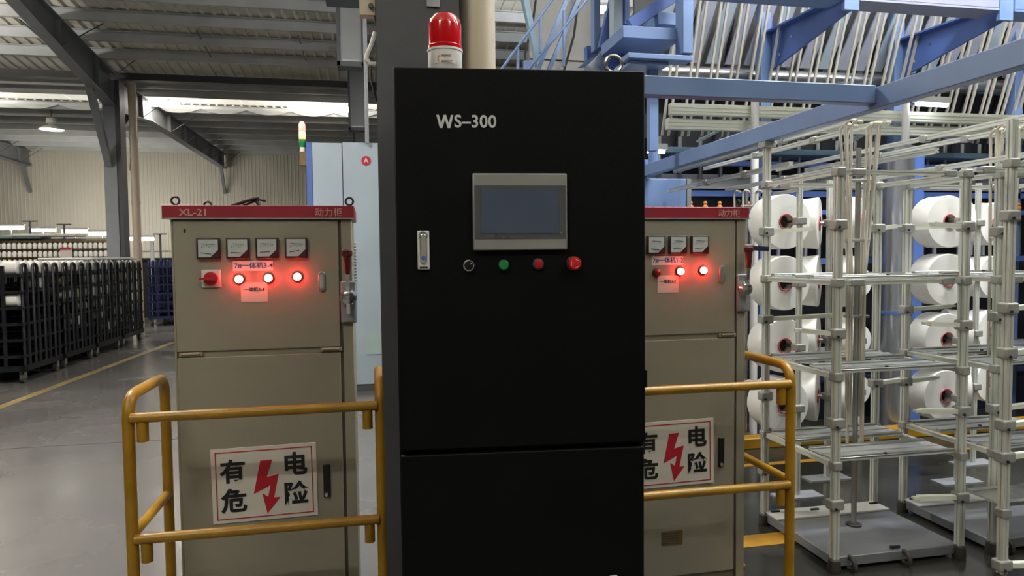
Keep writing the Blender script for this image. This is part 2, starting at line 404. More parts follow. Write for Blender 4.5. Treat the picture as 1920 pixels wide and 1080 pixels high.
# ------------------------------------------------------------------ near column, pipe, brackets
t = thing('steel_column', 'tall charcoal steel column directly behind the black control cabinet', 'column', (.175, 2.58, 0))
hcol(t, 0, 0, zr(2.58)-.2, .285, .26, 'column_paint', 'column_paint')
MB().box(.03, .075, -.137, -.13, 2.39, 2.60).build('wall_plate', 'galvanised', t)
t = thing('down_pipe', 'thick cream plastic down pipe behind the red beacon', 'pipe', (.398, 2.56, 0))
MB().cyl((0, 0, 0), (0, 0, zr(2.56)-.02), .066, 28).build('pipe', 'pvc', t)
for z in (.9, 3.3): MB().cyl((0, 0, z), (0, 0, z+.08), .073, 28).build('coupling', 'pvc', t)
t = thing('steel_bracket', 'cream steel bracket with two bolts on the column top left', 'bracket', (.032, 2.5, 2.36))
MB().box(-.055, 0, -.02, .02, 0, .32).build('plate', 'pvc', t, bevel=.003)
for z in (.03, .075): MB().cyl((-.016, -.034, z), (-.016, -.02, z), .009, 6).build('bolt', 'grey_dark', t)
t = thing('cable_hook', 'white bent cable hook hanging on the left of the charcoal column', 'hook', (.03, 2.5, 2.2))
MB().tube([(.0, 0, .11), (-.012, 0, .07), (-.03, 0, .03), (-.032, 0, .015), (-.02, 0, .0), (0, 0, .0)], .009, 8).build('hook', 'lamp_white', t)
MB().tube([(-.018, 0, .0), (-.02, -.005, -.05), (-.008, -.005, -.1), (0, 0, -.13)], .004, 6).build('wire', 'wire_dark', t)
MB().tube([(-.008, -.015, .32), (-.008, -.015, .2), (.0, -.015, .14)], .004, 6).build('wire', 'wire_dark', t)

# drop ducts hung in a row along the aisle
def drop_duct(Y, label, zb=3.8, X=-.19):
    t = thing('drop_duct', label, 'duct', (X, Y, zb), 0, 'grey drop ducts in a row')
    ht = zr(Y)-.2-zb
    MB().box(-.125, .125, -.1, .1, .03, ht).build('panel', 'grey_steel', t)
    for s in (-1, 1): MB().box(s*.125, s*.162, -.12, .1, 0, ht).build('corner_angle', 'grey_dark', t)
    MB().box(-.162, .162, -.12, .1, -.005, .05).build('bottom_angle', 'grey_dark', t)
    MB().box(-.10, .10, -.115, -.1, .055, .075).build('ledge', 'galvanised', t)
    return t
drop_duct(6.5, 'nearest grey drop duct with dark angle frame hanging beside the charcoal column')
drop_duct(8.7, 'second grey drop duct with dark angle frame along the aisle')
drop_duct(13.0, 'third and lowest-looking grey drop duct, near the bright lamp')
drop_duct(16.5, 'farthest grey drop duct just above the pale blue cabinet')
t = tag(MB().cyl((0, 0, 0), (0, 0, 2.6), .022, 10).build('conduit', 'grey_steel', loc=(-.02, 7.95, 2.79)), 'thin vertical grey conduit rising from the pale blue cabinet', 'pipe')

# ------------------------------------------------------------------ pale blue machine cabinet with letter A
t = thing('machine_cabinet', 'tall pale blue machine cabinet with red letter A badge behind the left power cabinet', 'cabinet', (-.68, 8.0, 0))
MB().box(0, 1.35, .02, .9, 0, 2.79).build('body', 'pale_blue', t, bevel=.006)
MB().box(0, .06, -.012, .02, .06, 2.79).build('corner_post', 'blue_deep', t)
MB().box(.065, .382, -.012, .02, .08, 2.79).build('door', 'pale_blue', t, bevel=.004)
d = MB().box(.392, 1.1, -.012, .02, .08, 2.80).build('door', 'pale_blue', t, bevel=.004)
MB().lathe([(.052, 0), (.052, .006)], (.645, -.012, 2.6), 'y', 24).build('badge', 'sign_red', t, label='round red badge')
text('badge_letter', 'A', .075, 'letter_white', t, (.645, -.0195, 2.6), .02)
MB().box(.6, .8, -.018, -.012, .42, .66).build('notice_plate', 'sticker_green', t, label='pale green plate low on the door')
MB().box(0, 1.35, -.005, .02, 0, .06).build('plinth', 'grey_dark', t)
t = thing('signal_tower', 'stacked signal light glowing red and amber beside the pale blue cabinet', 'signal light', (-.72, 8.02, 2.55))
MB().box(-.03, .04, -.03, .03, -.01, .14).build('mount', 'bronze', t)
MB().cyl((0, 0, .14), (0, 0, .19), .03, 14).build('base', 'lamp_white', t)
for k, m in enumerate(('button_green', 'tower_amber', 'tower_red')):
    MB().lathe([(.034, .195+.085*k), (.036, .20+.085*k), (.036, .265+.085*k), (.034, .275+.085*k)] + ([(.02, .30+.085*k)] if k == 2 else []), n=16).build('lens', m, t)

# ------------------------------------------------------------------ power cabinets
def power_cabinet(x, label, left):
    t = thing('power_cabinet', label, 'cabinet', (x, 2.892, 0))
    W = .72
    MB().box(.03, W-.012, .02, .36, .0, 1.685).build('body', 'cream_side', t, bevel=.004)
    cap = MB().box(0, W, -.012, .38, 1.684, 1.735).build('top_band', 'red_band', t, bevel=.003, label='dark red band with pale lettering')
    MB().box(0, W, -.016, -.010, 1.681, 1.686).build('band_trim', 'galvanised', cap)
    if left: text('band_lettering', 'XL-21', .036, 'band_text', cap, (.115, -.0135, 1.706), .012, sx=1.15)
    else: text('band_lettering', 'XL-21', .036, 'band_text', cap, (.115, -.0135, 1.706), .012, sx=1.15)
    text('band_lettering', '动力柜', .036, 'band_text', cap, (.62, -.0135, 1.706), .006)
    MB().box(.028, .035, .0, .03, 0, 1.68).build('frame_edge', 'cream_side', t)
    up = MB().box(.036, .655, -.004, .018, 1.165, 1.678).build('upper_door', 'cream_paint', t, bevel=.003)
    MB().box(.6555, .665, .004, .022, 1.165, 1.678).build('door_gap', 'gap_brown', up)
    MB().box(.04, .662, .004, .022, 1.1425, 1.1655).build('door_gap', 'cream_side', up)
    lo = MB().box(.036, .655, -.004, .018, .06, 1.142).build('lower_door', 'cream_paint', t, bevel=.003)
    MB().box(.6555, .665, .004, .022, .06, 1.142).build('door_gap', 'gap_brown', lo)
    MB().box(.666, W-.012, -.002, .02, .02, 1.68).build('side_strip', 'cream_paint', t, bevel=.003)
    for hx in (.045, .575): MB().box(hx, hx+.085, -.008, .0, 1.148, 1.163).cyl((hx+.01, -.009, 1.157), (hx+.075, -.009, 1.157), .005, 8).build('hinge', 'cream_side', t, bevel=.001)
    # meters
    mx = (.165, .273, .382, .492) if left else (.165, .268, .372, .476)
    mx = mx if left else mx[1:]
    for k, m_ in enumerate(mx):
        g = thing('panel_meter', 'x', 'x', (m_, -.004, 1.567)); g.parent = t; del g['label']; del g['category']
        MB().box(-.043, .043, -.016, 0, -.041, .041).build('meter_frame', 'bakelite', g, bevel=.003)
        MB().prism([(-.036, -.033), (.008, -.033), (.036, -.006), (.036, .035), (-.036, .035)], .002, 'xz', (0, -.0175, 0)).build('meter_dial', 'meter_face', g)
        nd = MB().beam((-.026, -.0182, -.016), (.012, -.0182, -.022 + .004*k), .002, .002).beam((-.02, -.0182, .018), (.02, -.0182, .016), .0012, .0012)
        for q_ in range(6): nd.beam((-.024+.009*q_, -.0182, .004+.003*(q_ % 3)), (-.021+.009*q_, -.0182, .009+.003*(q_ % 3)), .001, .001)
        nd.build('needle', 'ink', g)
        MB().prism([(.011, -.035), (.038, -.035), (.038, -.009)], .002, 'xz', (0, -.0178, 0)).build('meter_corner', 'bakelite_red', g)
    # labels
    lx = .328
    p1 = MB().box(lx-.077, lx+.073, -.0055, -.0035, 1.478, 1.518).build('paper_label', 'paper', t, label='white paper label with blue handwriting')
    text('label_writing', '7#一体机3-4' if left else '7#一体机1-2', .027, 'ink_blue', p1, (lx, -.0062, 1.497), .006)
    p2 = MB().box(lx-.05, lx+.05, -.0055, -.0035, 1.355, 1.432).build('paper_label', 'paper_note', t, label='small pinkish paper note')
    text('label_writing', '一体机3-4' if left else '一体机1-2', .018, 'ink', p2, (lx, -.0062, 1.404), .002)
    # pilot lamps
    for k, px_ in enumerate((.274, .384, .494)):
        lit = left or k > 0
        zz = 1.446 + (.003*k)
        pl = MB().cyl((px_, -.012, zz), (px_, -.004, zz), .018, 20).build('pilot_lamp', 'pilot_red' if lit else 'button_red', t) if False else MB().lathe([(.020, .004), (.020, .011), (.017, .013)], (px_, 0, zz), 'y', 20).build('pilot_lamp', 'bakelite', t)
        MB().lathe([(.0155, .012), (.0155, .022), (.013, .029), (.007, .033), (.001, .034)], (px_, 0, zz), 'y', 20).build('lens', 'pilot_red' if lit else 'button_red', pl)
    if left:
        rs = MB().box(.135, .207, -.012, -.003, 1.415, 1.485).build('rotary_switch', 'paper', t, bevel=.003, label='red rotary switch on a white plate')
        MB().lathe([(.027, .012), (.026, .024), (.018, .026)], (.171, 0, 1.45), 'y', 24).build('switch_disc', 'button_red', rs)
        MB().prism([(-.038, -.004), (.03, -.008), (.03, .008), (-.038, .004)], .016, 'xz', (.171, -.042, 1.45)).build('switch_grip', 'sign_red', rs)
        MB().box(.075, .082, -.006, -.003, 1.628, 1.643).build('scuff', 'bakelite', up)
    # small door lock
    lk = MB().prism([(.0135*math.cos(a), (.026 if math.sin(a) >= 0 else -.026)+.0135*math.sin(a)) for a in [2*PI*k/20 for k in range(20)]], .01, 'xz', (.587, -.013, 1.432)).build('door_lock', 'galvanised', t, bevel=.002)
    MB().prism([(.0075*math.cos(a), (.022 if math.sin(a) >= 0 else -.022)+.0075*math.sin(a)) for a in [2*PI*k/20 for k in range(20)]], .004, 'xz', (.587, -.0165, 1.432)).build('lock_lever', 'chrome', lk)
    # main isolator handle on the right strip
    hd = MB().box(.66, .722, -.022, -.002, 1.262, 1.432).build('isolator', 'grey_steel', t, bevel=.006, label='steel isolator with dark red lever handle')
    MB().lathe([(.03, .02), (.034, .035), (.026, .05), (.012, .056)], (.69, 0, 1.365), 'y', 20).build('isolator_dome', 'chrome', hd)
    MB().beam((.69, -.045, 1.30), (.69, -.045, 1.42), .014, .01).build('isolator_arm', 'chrome', hd)
    MB().beam((.69, -.05, 1.41), (.69, -.06, 1.46), .012, .01).build('lever_stem', 'chrome', hd)
    MB().lathe([(.010, 1.46), (.014, 1.49), (.016, 1.53), (.021, 1.536), (.021, 1.552), (.012, 1.558)], (.69, -.06, 0), 'z', 16).build('lever_grip', 'bakelite_red', hd)
    MB().box(.676, .704, -.026, -.02, 1.268, 1.283).build('isolator_tag', 'galvanised', hd)
    if left:
        st = MB()
        for k in range(24): st.box(.716, .724, -.012, -.002, 1.29+.0125*k, 1.297+.0125*k)
        st.build('rack_strip', 'galvanised', t)
    # warning sign
    sg = MB().box(0, .402, -.004, 0, 0, .3).build('warning_sign', 'sign_white', t, bevel=.001, label='white electrical hazard sign with red border and bolt')
    sg.location = (.15, -.005, .475); sg.rotation_euler = (0, -.012, 0)
    bd = MB()
    for a in ((.016, .386, .014, .018), (.016, .386, .282, .286)): bd.box(a[0], a[1], -.0052, -.0035, a[2], a[3])
    for a in ((.016, .020), (.382, .386)): bd.box(a[0], a[1], -.0052, -.0035, .014, .286)
    bd.build('sign_border', 'sign_red', sg)
    MB().prism([(0.1863, 0.2424), (0.2319, 0.2433), (0.208, 0.1729), (0.2543, 0.1833), (0.2327, 0.0884), (0.2574, 0.0883), (0.2064, 0.0252), (0.1894, 0.1091), (0.2111, 0.0935), (0.2219, 0.1397), (0.1569, 0.1098)], .002, 'xz', (0, -.0058, 0)).build('lightning_bolt', 'sign_red', sg)
    for ch, cx, cz in (('有', .082, .2), ('危', .082, .082), ('电', .318, .212), ('险', .318, .092)):
        text('sign_character', ch, .098, 'ink', sg, (cx, -.0056, cz), .03)
    # lower handle
    hh = MB().box(.575, .603, -.012, -.002, .55, .685).build('door_handle', 'switch_black', t, bevel=.003, label='black recessed handle with steel lock')
    MB().lathe([(.009, .012), (.009, .018), (.005, .02)], (.588, 0, .563), 'y', 14).build('lock_barrel', 'chrome', hh)
    # eye bolts
    for ex, ey in ((.035, .05), (.70, .05), (.10, .3)):
        eb = MB().torus((ex, ey, 1.757), .015, .0045, 'y' if left or ex < .6 else 'x', 18, 6).build('eye_bolt', 'wire_dark', t)
        MB().cyl((ex, ey, 1.733), (ex, ey, 1.743), .009, 10).build('collar', 'wire_dark', eb)
    if not left:
        npl = MB().box(.297, .40, -.0058, -.0035, .205, .272).build('name_plate', 'bronze', t)
        for k in range(5): MB().box(.30+.012*(k % 2), .38, -.0065, -.0055, .214+.011*k, .218+.011*k).build('plate_line', 'grey_dark', npl)
        tr = MB().beam((.70, -.05, 1.55), (.79, -.05, 1.545), .02, .02).build('lever_bar', 'blue_dark', hd)
    return t
power_cabinet(-.784, 'cream power cabinet labelled XL-21 with three lit red pilot lamps and four meters', True)
power_cabinet(.965, 'cream power cabinet partly hidden behind the black cabinet, one pilot lamp unlit', False)
t = thing('black_cable', 'short black cable bent over the top of the left power cabinet', 'cable', (-.49, 2.98, 1.735))
MB().tube([(-.06, .02, .006), (-.02, 0, .018), (.03, -.01, .034), (.045, -.01, .036), (.04, -.01, .02), (.05, -.01, .006)], .007, 8).build('cable', 'wire_dark', t)
MB().tube([(-.02, .02, .006), (.02, 0, .02), (.05, -.01, .03), (.075, -.01, .024)], .005, 8).build('cable', 'wire_dark', t)

# ------------------------------------------------------------------ yellow guard rails
def guard(x0, x1, label):
    t = thing('guard_rail', label, 'guard rail', (x0, 2.6, 0)); W = x1-x0; R = .02
    def bend(pts, r=.085, n=7):     # rounded corners
        out = [Vector(pts[0])]
        for i in range(1, len(pts)-1):
            a, b, c = Vector(pts[i-1]), Vector(pts[i]), Vector(pts[i+1])
            p = b+(a-b).normalized()*r; q = b+(c-b).normalized()*r
            for k in range(n+1):
                s = k/n; out.append(p*(1-s)**2 + b*2*s*(1-s) + q*s*s)
        out.append(Vector(pts[-1])); return out
    for x in (0, W):
        MB().tube(bend([(x, 0, 0), (x, 0, 1.052), (x, .44, 1.048), (x, .44, 0)]), R, 14).build('side_hoop', 'yellow_paint', t)
        MB().cyl((x, .01, .565), (x, .43, .565), R*.9, 12).build('side_bar', 'yellow_paint', t)
        for y in (0, .44): MB().cyl((x, y, 0), (x, y, .012), .045, 16).build('foot_plate', 'yellow_paint', t)
    for z in (.98, .553):
        bar = MB().cyl((.012, -.012, z), (W-.012, -.012, z), R*.9, 14).build('front_bar', 'yellow_paint', t)
        for x in (.047, W-.047):
            MB().cyl((x, -.004, z-.085), (x, -.004, z-.005), R*.95, 12).build('socket', 'yellow_paint', bar)
guard(-.838, .022, 'yellow tubular guard rail around the left power cabinet')
guard(.86, 1.716, 'yellow tubular guard rail around the right power cabinet')

# ------------------------------------------------------------------ black control cabinet (local: origin at front left bottom corner)
LBC = Vector((.066, 1.95, 0)); RZ = math.radians(-5.6)
t = thing('control_cabinet', 'tall black control cabinet with touch screen and buttons in the centre', 'cabinet', LBC, RZ)
W, HT = .712, 2.052
MB().box(0, W, .024, .42, .03, HT).build('body', 'black_paint', t, bevel=.004)
MB().box(.03, W-.03, .05, .40, 0, .03).build('plinth', 'black_gap', t)
ud = MB().box(.004, W-.002, 0, .022, .982, HT-.004).build('upper_door', 'black_paint', t, bevel=.004)
ld_ = MB().box(.004, W-.006, 0, .022, .035, .968).build('lower_door', 'black_paint', t, bevel=.004)
wv = [(-.0235, .018), (-.0165, .018), (-.0105, -.006), (-.0035, .018), (.0035, .018), (.0105, -.006), (.0165, .018), (.0235, .018), (.0145, -.018), (.0070, -.018), (0, .006), (-.0070, -.018), (-.0145, -.018)]
MB().prism(wv, .0008, 'xz', (.142, -.0012, 1.901)).build('model_lettering', 'letter_white', ud, smooth=False)
text('model_lettering', 'S–300', .048, 'letter_white', ud, (.226, -.0008, 1.9), .02, sx=.95, spacing=1.06)
def bl(px, py):      # pixel on the door plane -> local (x, z)
    d = _ray(px, py); n_ = Vector((-math.sin(RZ), math.cos(RZ), 0)); s = n_.dot(LBC)/n_.dot(d); p = Vector((0, 0, CAM_H))+d*s - LBC
    return p.x*math.cos(RZ)+p.y*math.sin(RZ), p.z
x0, z1 = bl(885, 326); x1, z0 = bl(1062, 468)
hm = MB().box(x0, x1, -.018, 0, z0, z1).build('touch_panel', 'hmi_frame', t, bevel=.004, label='grey touch panel with blue-grey screen')
MB().box(x0+.005, x1-.005, -.020, -.017, z0+.032, z1-.034).build('bezel', 'hmi_bezel', hm)
MB().box(x0+.023, x1-.024, -.0215, -.019, z0+.046, z1-.046).build('screen_glass', 'hmi_glass', hm)
MB().box(x1-.02, x1-.016, -.0215, -.019, z0+.046, z0+.05).build('status_led', 'galvanised', hm)
# swing handle
cx, cz = bl(794, 469)
hd = MB().box(cx-.0165, cx+.0165, -.008, 0, cz-.054, cz+.054).build('swing_handle', 'lamp_white', t, bevel=.003, label='white swing handle with round lock')
MB().prism([(.0095*math.cos(a), (.036 if math.sin(a) >= 0 else -.028)+.0095*math.sin(a)) for a in [2*PI*k/20 for k in range(20)]], .008, 'xz', (cx, -.015, cz)).build('handle_lever', 'chrome', hd, bevel=.002)
MB().lathe([(.0068, .015), (.0068, .018), (.005, .0185)], (cx+.001, 0, cz-.022), 'y', 16).build('lock_barrel', 'blue_deep', hd)
MB().torus((cx, -.010, cz+.04), .0105, .0022, 'y', 16, 6).build('pivot_ring', 'grey_steel', hd)
MB().box(cx-.011, cx+.011, -.0095, -.007, cz-.05, cz-.046).build('slot', 'wire_dark', hd)
# buttons
def knob(px, py, name, m, r, ring, prof, label):
    x, z = bl(px, py)
    o = MB().lathe([(r*1.12, 0), (r*1.12, .006), (r*.98, .008)], (x, 0, z), 'y', 24).build(name, ring, t, label=label)
    MB().lathe([(a*r, h) for a, h in prof], (x, 0, z), 'y', 24).build('cap', m, o); return o, x, z
o, x, z = knob(879, 498, 'selector_switch', 'switch_black', .0145, 'chrome', [(.88, .0085), (.88, .012), (.85, .013)], 'black selector switch with chrome ring')
MB().beam((x-.008, -.017, z-.008), (x+.009, -.017, z+.009), .007, .008, (0, 1, 0)).build('selector_grip', 'switch_black', o)
MB().beam((x+.004, -.0215, z+.004), (x+.009, -.0215, z+.009), .002, .001, (0, 1, 0)).build('selector_mark', 'letter_white', o)
knob(944, 497, 'push_button', 'button_green', .0145, 'wire_dark', [(.95, .008), (.95, .014), (.8, .016), (.1, .0165)], 'green push button')
knob(1009, 495, 'push_button', 'button_red', .0145, 'grey_dark', [(.85, .008), (.85, .012), (.7, .013), (.1, .0132)], 'small red push button')
o, x, z = knob(1074, 494, 'emergency_stop', 'estop_red', .0185, 'wire_dark', [(.7, .008), (.72, .02), (1.0, .024), (1.02, .032), (.85, .037), (.1, .039)], 'red mushroom emergency stop button')
for a0 in (.5, 2.6, 4.7):
    MB().tube([(x+.0115*math.cos(a0+k*.2), -.0385, z+.0115*math.sin(a0+k*.2)) for k in range(6)], .0009, 5).build('arrow_mark', 'letter_white', o)
# hinges on the right edge, small lock plate at the bottom
for z in (1.14, 1.81): MB().cyl((W+.001, .012, z), (W+.001, .012, z+.05), .006, 10).build('hinge', 'black_paint', t)
x, z = bl(1150, 1085); MB().box(x-.012, x+.012, -.006, 0, z-.03, z+.012).build('bottom_lock', 'galvanised', t, bevel=.002)
eb = MB().torus((.634, .06, HT+.030), .024, .006, 'y', 24, 8).build('lifting_eye', 'chrome', t, label='steel lifting ring')
MB().lathe([(.017, HT-.001), (.017, HT+.006), (.011, HT+.008)], (.634, .06, 0), 'z', 14).build('collar', 'chrome', eb)
MB().torus((.005, .3, HT+.02), .012, .004, 'x', 16, 6).build('lifting_eye', 'wire_dark', t)
# red beacon on top
bx = LBC + Vector((.162*math.cos(RZ)-.008, .162*math.sin(RZ)+.085, HT))
t = thing('warning_beacon', 'red domed warning beacon with white base on top of the black cabinet', 'beacon', bx, RZ)
MB().lathe([(.047, 0), (.049, .004), (.049, .058), (.051, .06), (.051, .066), (.047, .067)], n=28).build('base', 'lamp_white', t)
rm = mat('beacon_red', 'd8101a', .12, 0, 0, trans=.35, coat=.5); rm.node_tree.nodes['Principled BSDF'].inputs['IOR'].default_value = 1.4
prof = [(.050, .067), (.050, .075), (.0475, .078), (.0475, .135), (.044, .15), (.034, .163), (.018, .168), (.001, .169)]
vs = []; n = 48
mb = MB()
for r, h in prof:
    for k in range(n):
        rr = r*(1 + (.012 if (k % 2 and .078 < h < .15) else 0)); a = 2*PI*k/n; vs.append((rr*math.cos(a), rr*math.sin(a), h))
fs = [(i*n+k, i*n+(k+1) % n, (i+1)*n+(k+1) % n, (i+1)*n+k) for i in range(len(prof)-1) for k in range(n)]
mb._add(vs, fs + [tuple(range(n))]).build('lens', 'beacon_red', t, label='ribbed red dome')
MB().lathe([(.012, .07), (.012, .12), (.02, .122), (.02, .13), (.004, .132)], n=14).build('reflector', 'orange_plastic', t)
lb = MB()
seg = 8
vs = []
for k in range(seg+1):
    a = -PI/2 + (-.62+1.24*k/seg)
    for z in (.018, .046): vs.append((.0496*math.cos(a), .0496*math.sin(a), z))
lb._add(vs, [(2*k, 2*k+2, 2*k+3, 2*k+1) for k in range(seg)]).build('base_label', 'paper', t)
for z, w_ in ((.040, .028), (.024, .034)): MB().box(-.012, -.012+w_, -.0525, -.0505, z-.001, z+.0012).build('label_line', 'grey_steel', t)
MB().prism([(-.022, .031), (-.018, .040), (-.016, .040), (-.020, .031), (-.016, .022), (-.018, .022)], .001, 'xz', (0, -.049, 0)).build('label_mark', 'orange_plastic', t)

# ------------------------------------------------------------------ metal creel racks on the right
def profile_poly(w):            # slotted aluminium extrusion
    h = w/2; s = w*.11; d = w*.16; p = []
    for k in range(4):
        a = k*PI/2; c, n_ = math.cos(a), math.sin(a)
        for x, y in ((h, -h), (h, -s), (h-d, -s), (h-d, s), (h, s)): p.append((x*c-y*n_, x*n_+y*c))
    return p
ZL = (.94, .515, 1.383)
def creel(name, label, X, Y, W=.70, D=.60, top=1.90, arms=(), shelves=True, extend=None, corners=(0, 1, 2, 3), base=True, levels=ZL):
    t = thing(name, label, 'rack', (X, Y, 0))
    cs = [(0, 0), (W, 0), (0, D), (W, D)]
    for i in corners:
        x, y = cs[i]; zt = top + .03
        if extend and i in extend: zt = extend[i]
        po = MB().prism(profile_poly(.032), zt-.05, 'xy', (x, y, .05)).build('post', 'profile', t, smooth=False)
        MB().lathe([(.028, 0), (.032, .01), (.028, .06), (.022, .065)], (x, y, 0), 'z', 14).build('foot', 'rubber', po)
        for z in (*levels, top):
            MB().cbox((x, y, z), .048, .048, .042).build('joint_block', 'casting', po, bevel=.006)
    # side rails along Y and cross rails along X
    for x, ids in ((0, (0, 2)), (W, (1, 3))):
        if all(i in corners for i in ids):
            for z in (*levels, top):
                MB().prism(profile_poly(.024), D-.06, 'xz', (x, .03, z)).build('side_rail', 'profile', t, smooth=False)
    for y, ids in ((0, (0, 1)), (D, (2, 3))):
        for z in ((levels[-1], top) if len(levels) > 2 else (top,)):
            MB().prism(profile_poly(.022), W-.06, 'yz', (.03, y, z)).build('cross_rail', 'profile', t, smooth=False)
            for xx in (.10, W-.10): MB().cbox((xx, y, z), .07, .034, .034).build('rail_sleeve', 'casting', t, bevel=.006)
    if shelves:
        for z in levels:
            for (y0, y1) in ((.015, .235), (.36, .585)):
                pl = MB().box(.02, W-.02, y0, y1, z+.012, z+.02).build('shelf_plank', 'plank', t)
                for yy in (y0, y1-.03): MB().box(.02, W-.02, yy, yy+.03, z+.02, z+.030).build('plank_lip', 'aluminium', pl, bevel=.003)
                MB().box(.02, W-.02, (y0+y1)/2-.008, (y0+y1)/2+.008, z+.02, z+.025).build('plank_rib', 'plank', pl)
                MB().cyl((W*.42, y0+.012, z+.03), (W*.42, y0+.012, z+.036), .008, 8).build('bolt', 'wire_dark', pl)
    if base:
        bt = MB().box(.0, W, .0, D, .02, .068).build('base_tray', 'tray_grey', t, bevel=.004)
        MB().box(.0, W, D-.13, D, .068, .078).build('base_strip', 'film_white', bt, bevel=.002)
        for fx in (.09, .52): MB().torus((W*fx+.02, -.01, .035), .03, .012, 'x', 14, 6).build('rubber_buffer', 'rubber', bt)
        for fx, fy in ((.07, D-.03), (.4, D-.05), (.5, .02), (.95, D-.04)): MB().cbox((W*fx, fy, .08), .05, .012, .012).build('clip', 'wire_dark', bt)
    for (ci, z, dx, dy, L) in arms:
        x, y = cs[ci]
        cl = MB().cbox((x, y, z), .068, .055, .05).build('arm_clamp', 'casting', t, bevel=.008)
        MB().cyl((x-.02, y-.04, z-.012), (x-.02, y-.034, z-.012), .007, 6).build('bolt', 'wire_dark', cl)
        if L: MB().beam((x+dx*.03, y+dy*.03, z), (x+dx*L, y+dy*L, z+.012), .03, .022).beam((x+dx*L*.9, y+dy*L*.9, z+.012), (x+dx*(L+.03), y+dy*(L+.03), z+.014), .024, .012).build('peg_arm', 'rail_light', cl)
    return t
MID = (1.645, 1.16, .73, .30)
a1 = [(2, 1.645, 1, 0, .27), (2, 1.16, 1, 0, .5), (2, .73, 0, 0, 0), (2, .31, 0, 0, 0),
      (0, 1.655, 0, 0, 0), (0, 1.145, -.9, .4, .16), (0, .72, 0, 0, 0), (0, .33, .6, .8, .06),
      (1, 1.645, -1, 0, .19), (1, 1.165, -1, 0, .2), (1, .74, -1, 0, .24), (1, .31, -1, 0, .24), (3, 1.66, 1, 0, .12), (3, .77, 1, 0, .2)]
creel('creel_rack', 'silver metal creel rack with open shelves right of the yellow guard rail', 2.14, 2.88, arms=a1, extend={2: 2.10})
a2 = [(2, 1.66, 1, 0, .3), (2, 1.19, 1, 0, .3), (2, .77, 1, 0, .2), (0, 1.62, 0, 0, 0), (0, 1.2, 0, 0, 0), (0, .74, 1, 0, .3), (0, .3, 0, 0, 0)]
creel('creel_rack', 'second silver creel rack, cut by the right edge of the photo', 3.035, 2.88, arms=a2, extend={0: 1.95})
a3 = [(0, 1.68, 1, 0, 0), (0, 1.27, 1, 0, .3), (0, 1.07, 1, 0, .35), (0, .745, 1, 0, .35), (0, .60, 1, 0, .35), (0, .105, 1, -.25, .4)]
creel('creel_rack', 'nearest silver rack post with arms at the lower right edge', 2.775, 2.58, D=.22, W=.9, arms=a3, top=1.91, extend={0: 2.1}, corners=(0, 1), shelves=False, base=False, levels=(.345,))
tr = tag(MB().box(0, .8, 0, .2, 0, .01).box(0, .8, 0, .03, .01, .018).box(0, .8, .17, .2, .01, .018).build('rack_shelf', 'aluminium', loc=(2.80, 2.60, .362)), 'bright metal shelf plate on the nearest rack post', 'shelf')

# yarn guide masts with bundles of thin tubes
def guide_mast(label, X, Y, tubes):
    t = thing('guide_mast', label, 'yarn guide', (X, Y, .068))
    MB().cyl((0, 0, 0), (0, 0, 2.0), .014, 10).build('mast', 'aluminium', t)
    MB().cyl((0, 0, 0), (0, 0, .008), .04, 14).build('mast_foot', 'rubber', t)
    for z in (.43, 1.12, 1.52, 1.83):
        MB().beam((-.06, 0, z), (.06, 0, z), .05, .014).build('cross_plate', 'casting', t, bevel=.003)
    for (xt, xb, zt, zb, yy) in tubes:
        MB().tube([(xt+.02, yy-.06, zt-.01), (xt+.006, yy-.02, zt), (xt, yy, zt-.02), (xt, yy, zt-.06), (xb, yy*.7, zt*.62), (xb, yy*.6, zb)], .0078, 8).build('guide_tube', 'rod_cream', t)
T1 = [(-.11, -.05, 2.13, .55, -.04), (-.085, -.035, 2.12, .62, .03), (-.06, -.055, 2.13, .4, -.02), (-.03, -.03, 2.12, .66, .05), (.04, .02, 2.12, .45, -.04), (.08, .045, 2.13, .58, .04), (.105, .035, 2.13, .36, -.02), (.135, .06, 2.13, .66, .03)]
guide_mast('bundle of thin upright guide tubes inside the first creel rack', 2.50, 3.21, T1)
T2 = [(-.08, -.06, 2.13, .5, -.03), (-.055, -.05, 2.12, .6, .03), (-.03, -.03, 2.13, .5, 0), (.02, .01, 2.12, .5, .03), (.07, .05, 2.13, .6, -.03), (.1, .07, 2.13, .6, .03)]
guide_mast('bundle of thin upright guide tubes inside the second creel rack', 3.40, 3.21, T2)
guide_mast('distant bundle of guide tubes behind the right power cabinet', 2.93, 5.05, [(a, a*.8, 1.95, 1.2, .03*(-1)**k) for k, a in enumerate((-.09, -.05, -.01, .06, .1, .14))])

# long guide bars running back over the racks
for X, Z, y0, y1, lab in ((2.43, 2.20, 3.2, 5.15, 'leftmost long guide bar over the creel racks'), (2.62, 2.20, 3.15, 5.15, 'second long guide bar over the creel racks'),
        (3.26, 2.20, 2.95, 5.15, 'third long guide bar over the creel racks'), (3.52, 2.20, 2.9, 5.15, 'fourth long guide bar over the creel racks'),
        (2.30, 2.02, 3.5, 5.1, 'low guide bar above the first creel rack'), (3.20, 2.0, 2.7, 5.1, 'low guide bar above the second creel rack'), (2.78, 2.03, 3.0, 5.1, 'low guide bar between the two creel racks')):
    t = thing('guide_bar', lab, 'bar', (X, y0, Z), 0, 'guide bars over the racks')
    MB().prism(profile_poly(.027), y1-y0, 'xz').build('bar', 'profile', t, smooth=False)
    for f in (.3, .62): MB().cbox((0, (y1-y0)*f, -.002), .045, .05, .04).build('sleeve', 'casting', t, bevel=.006)

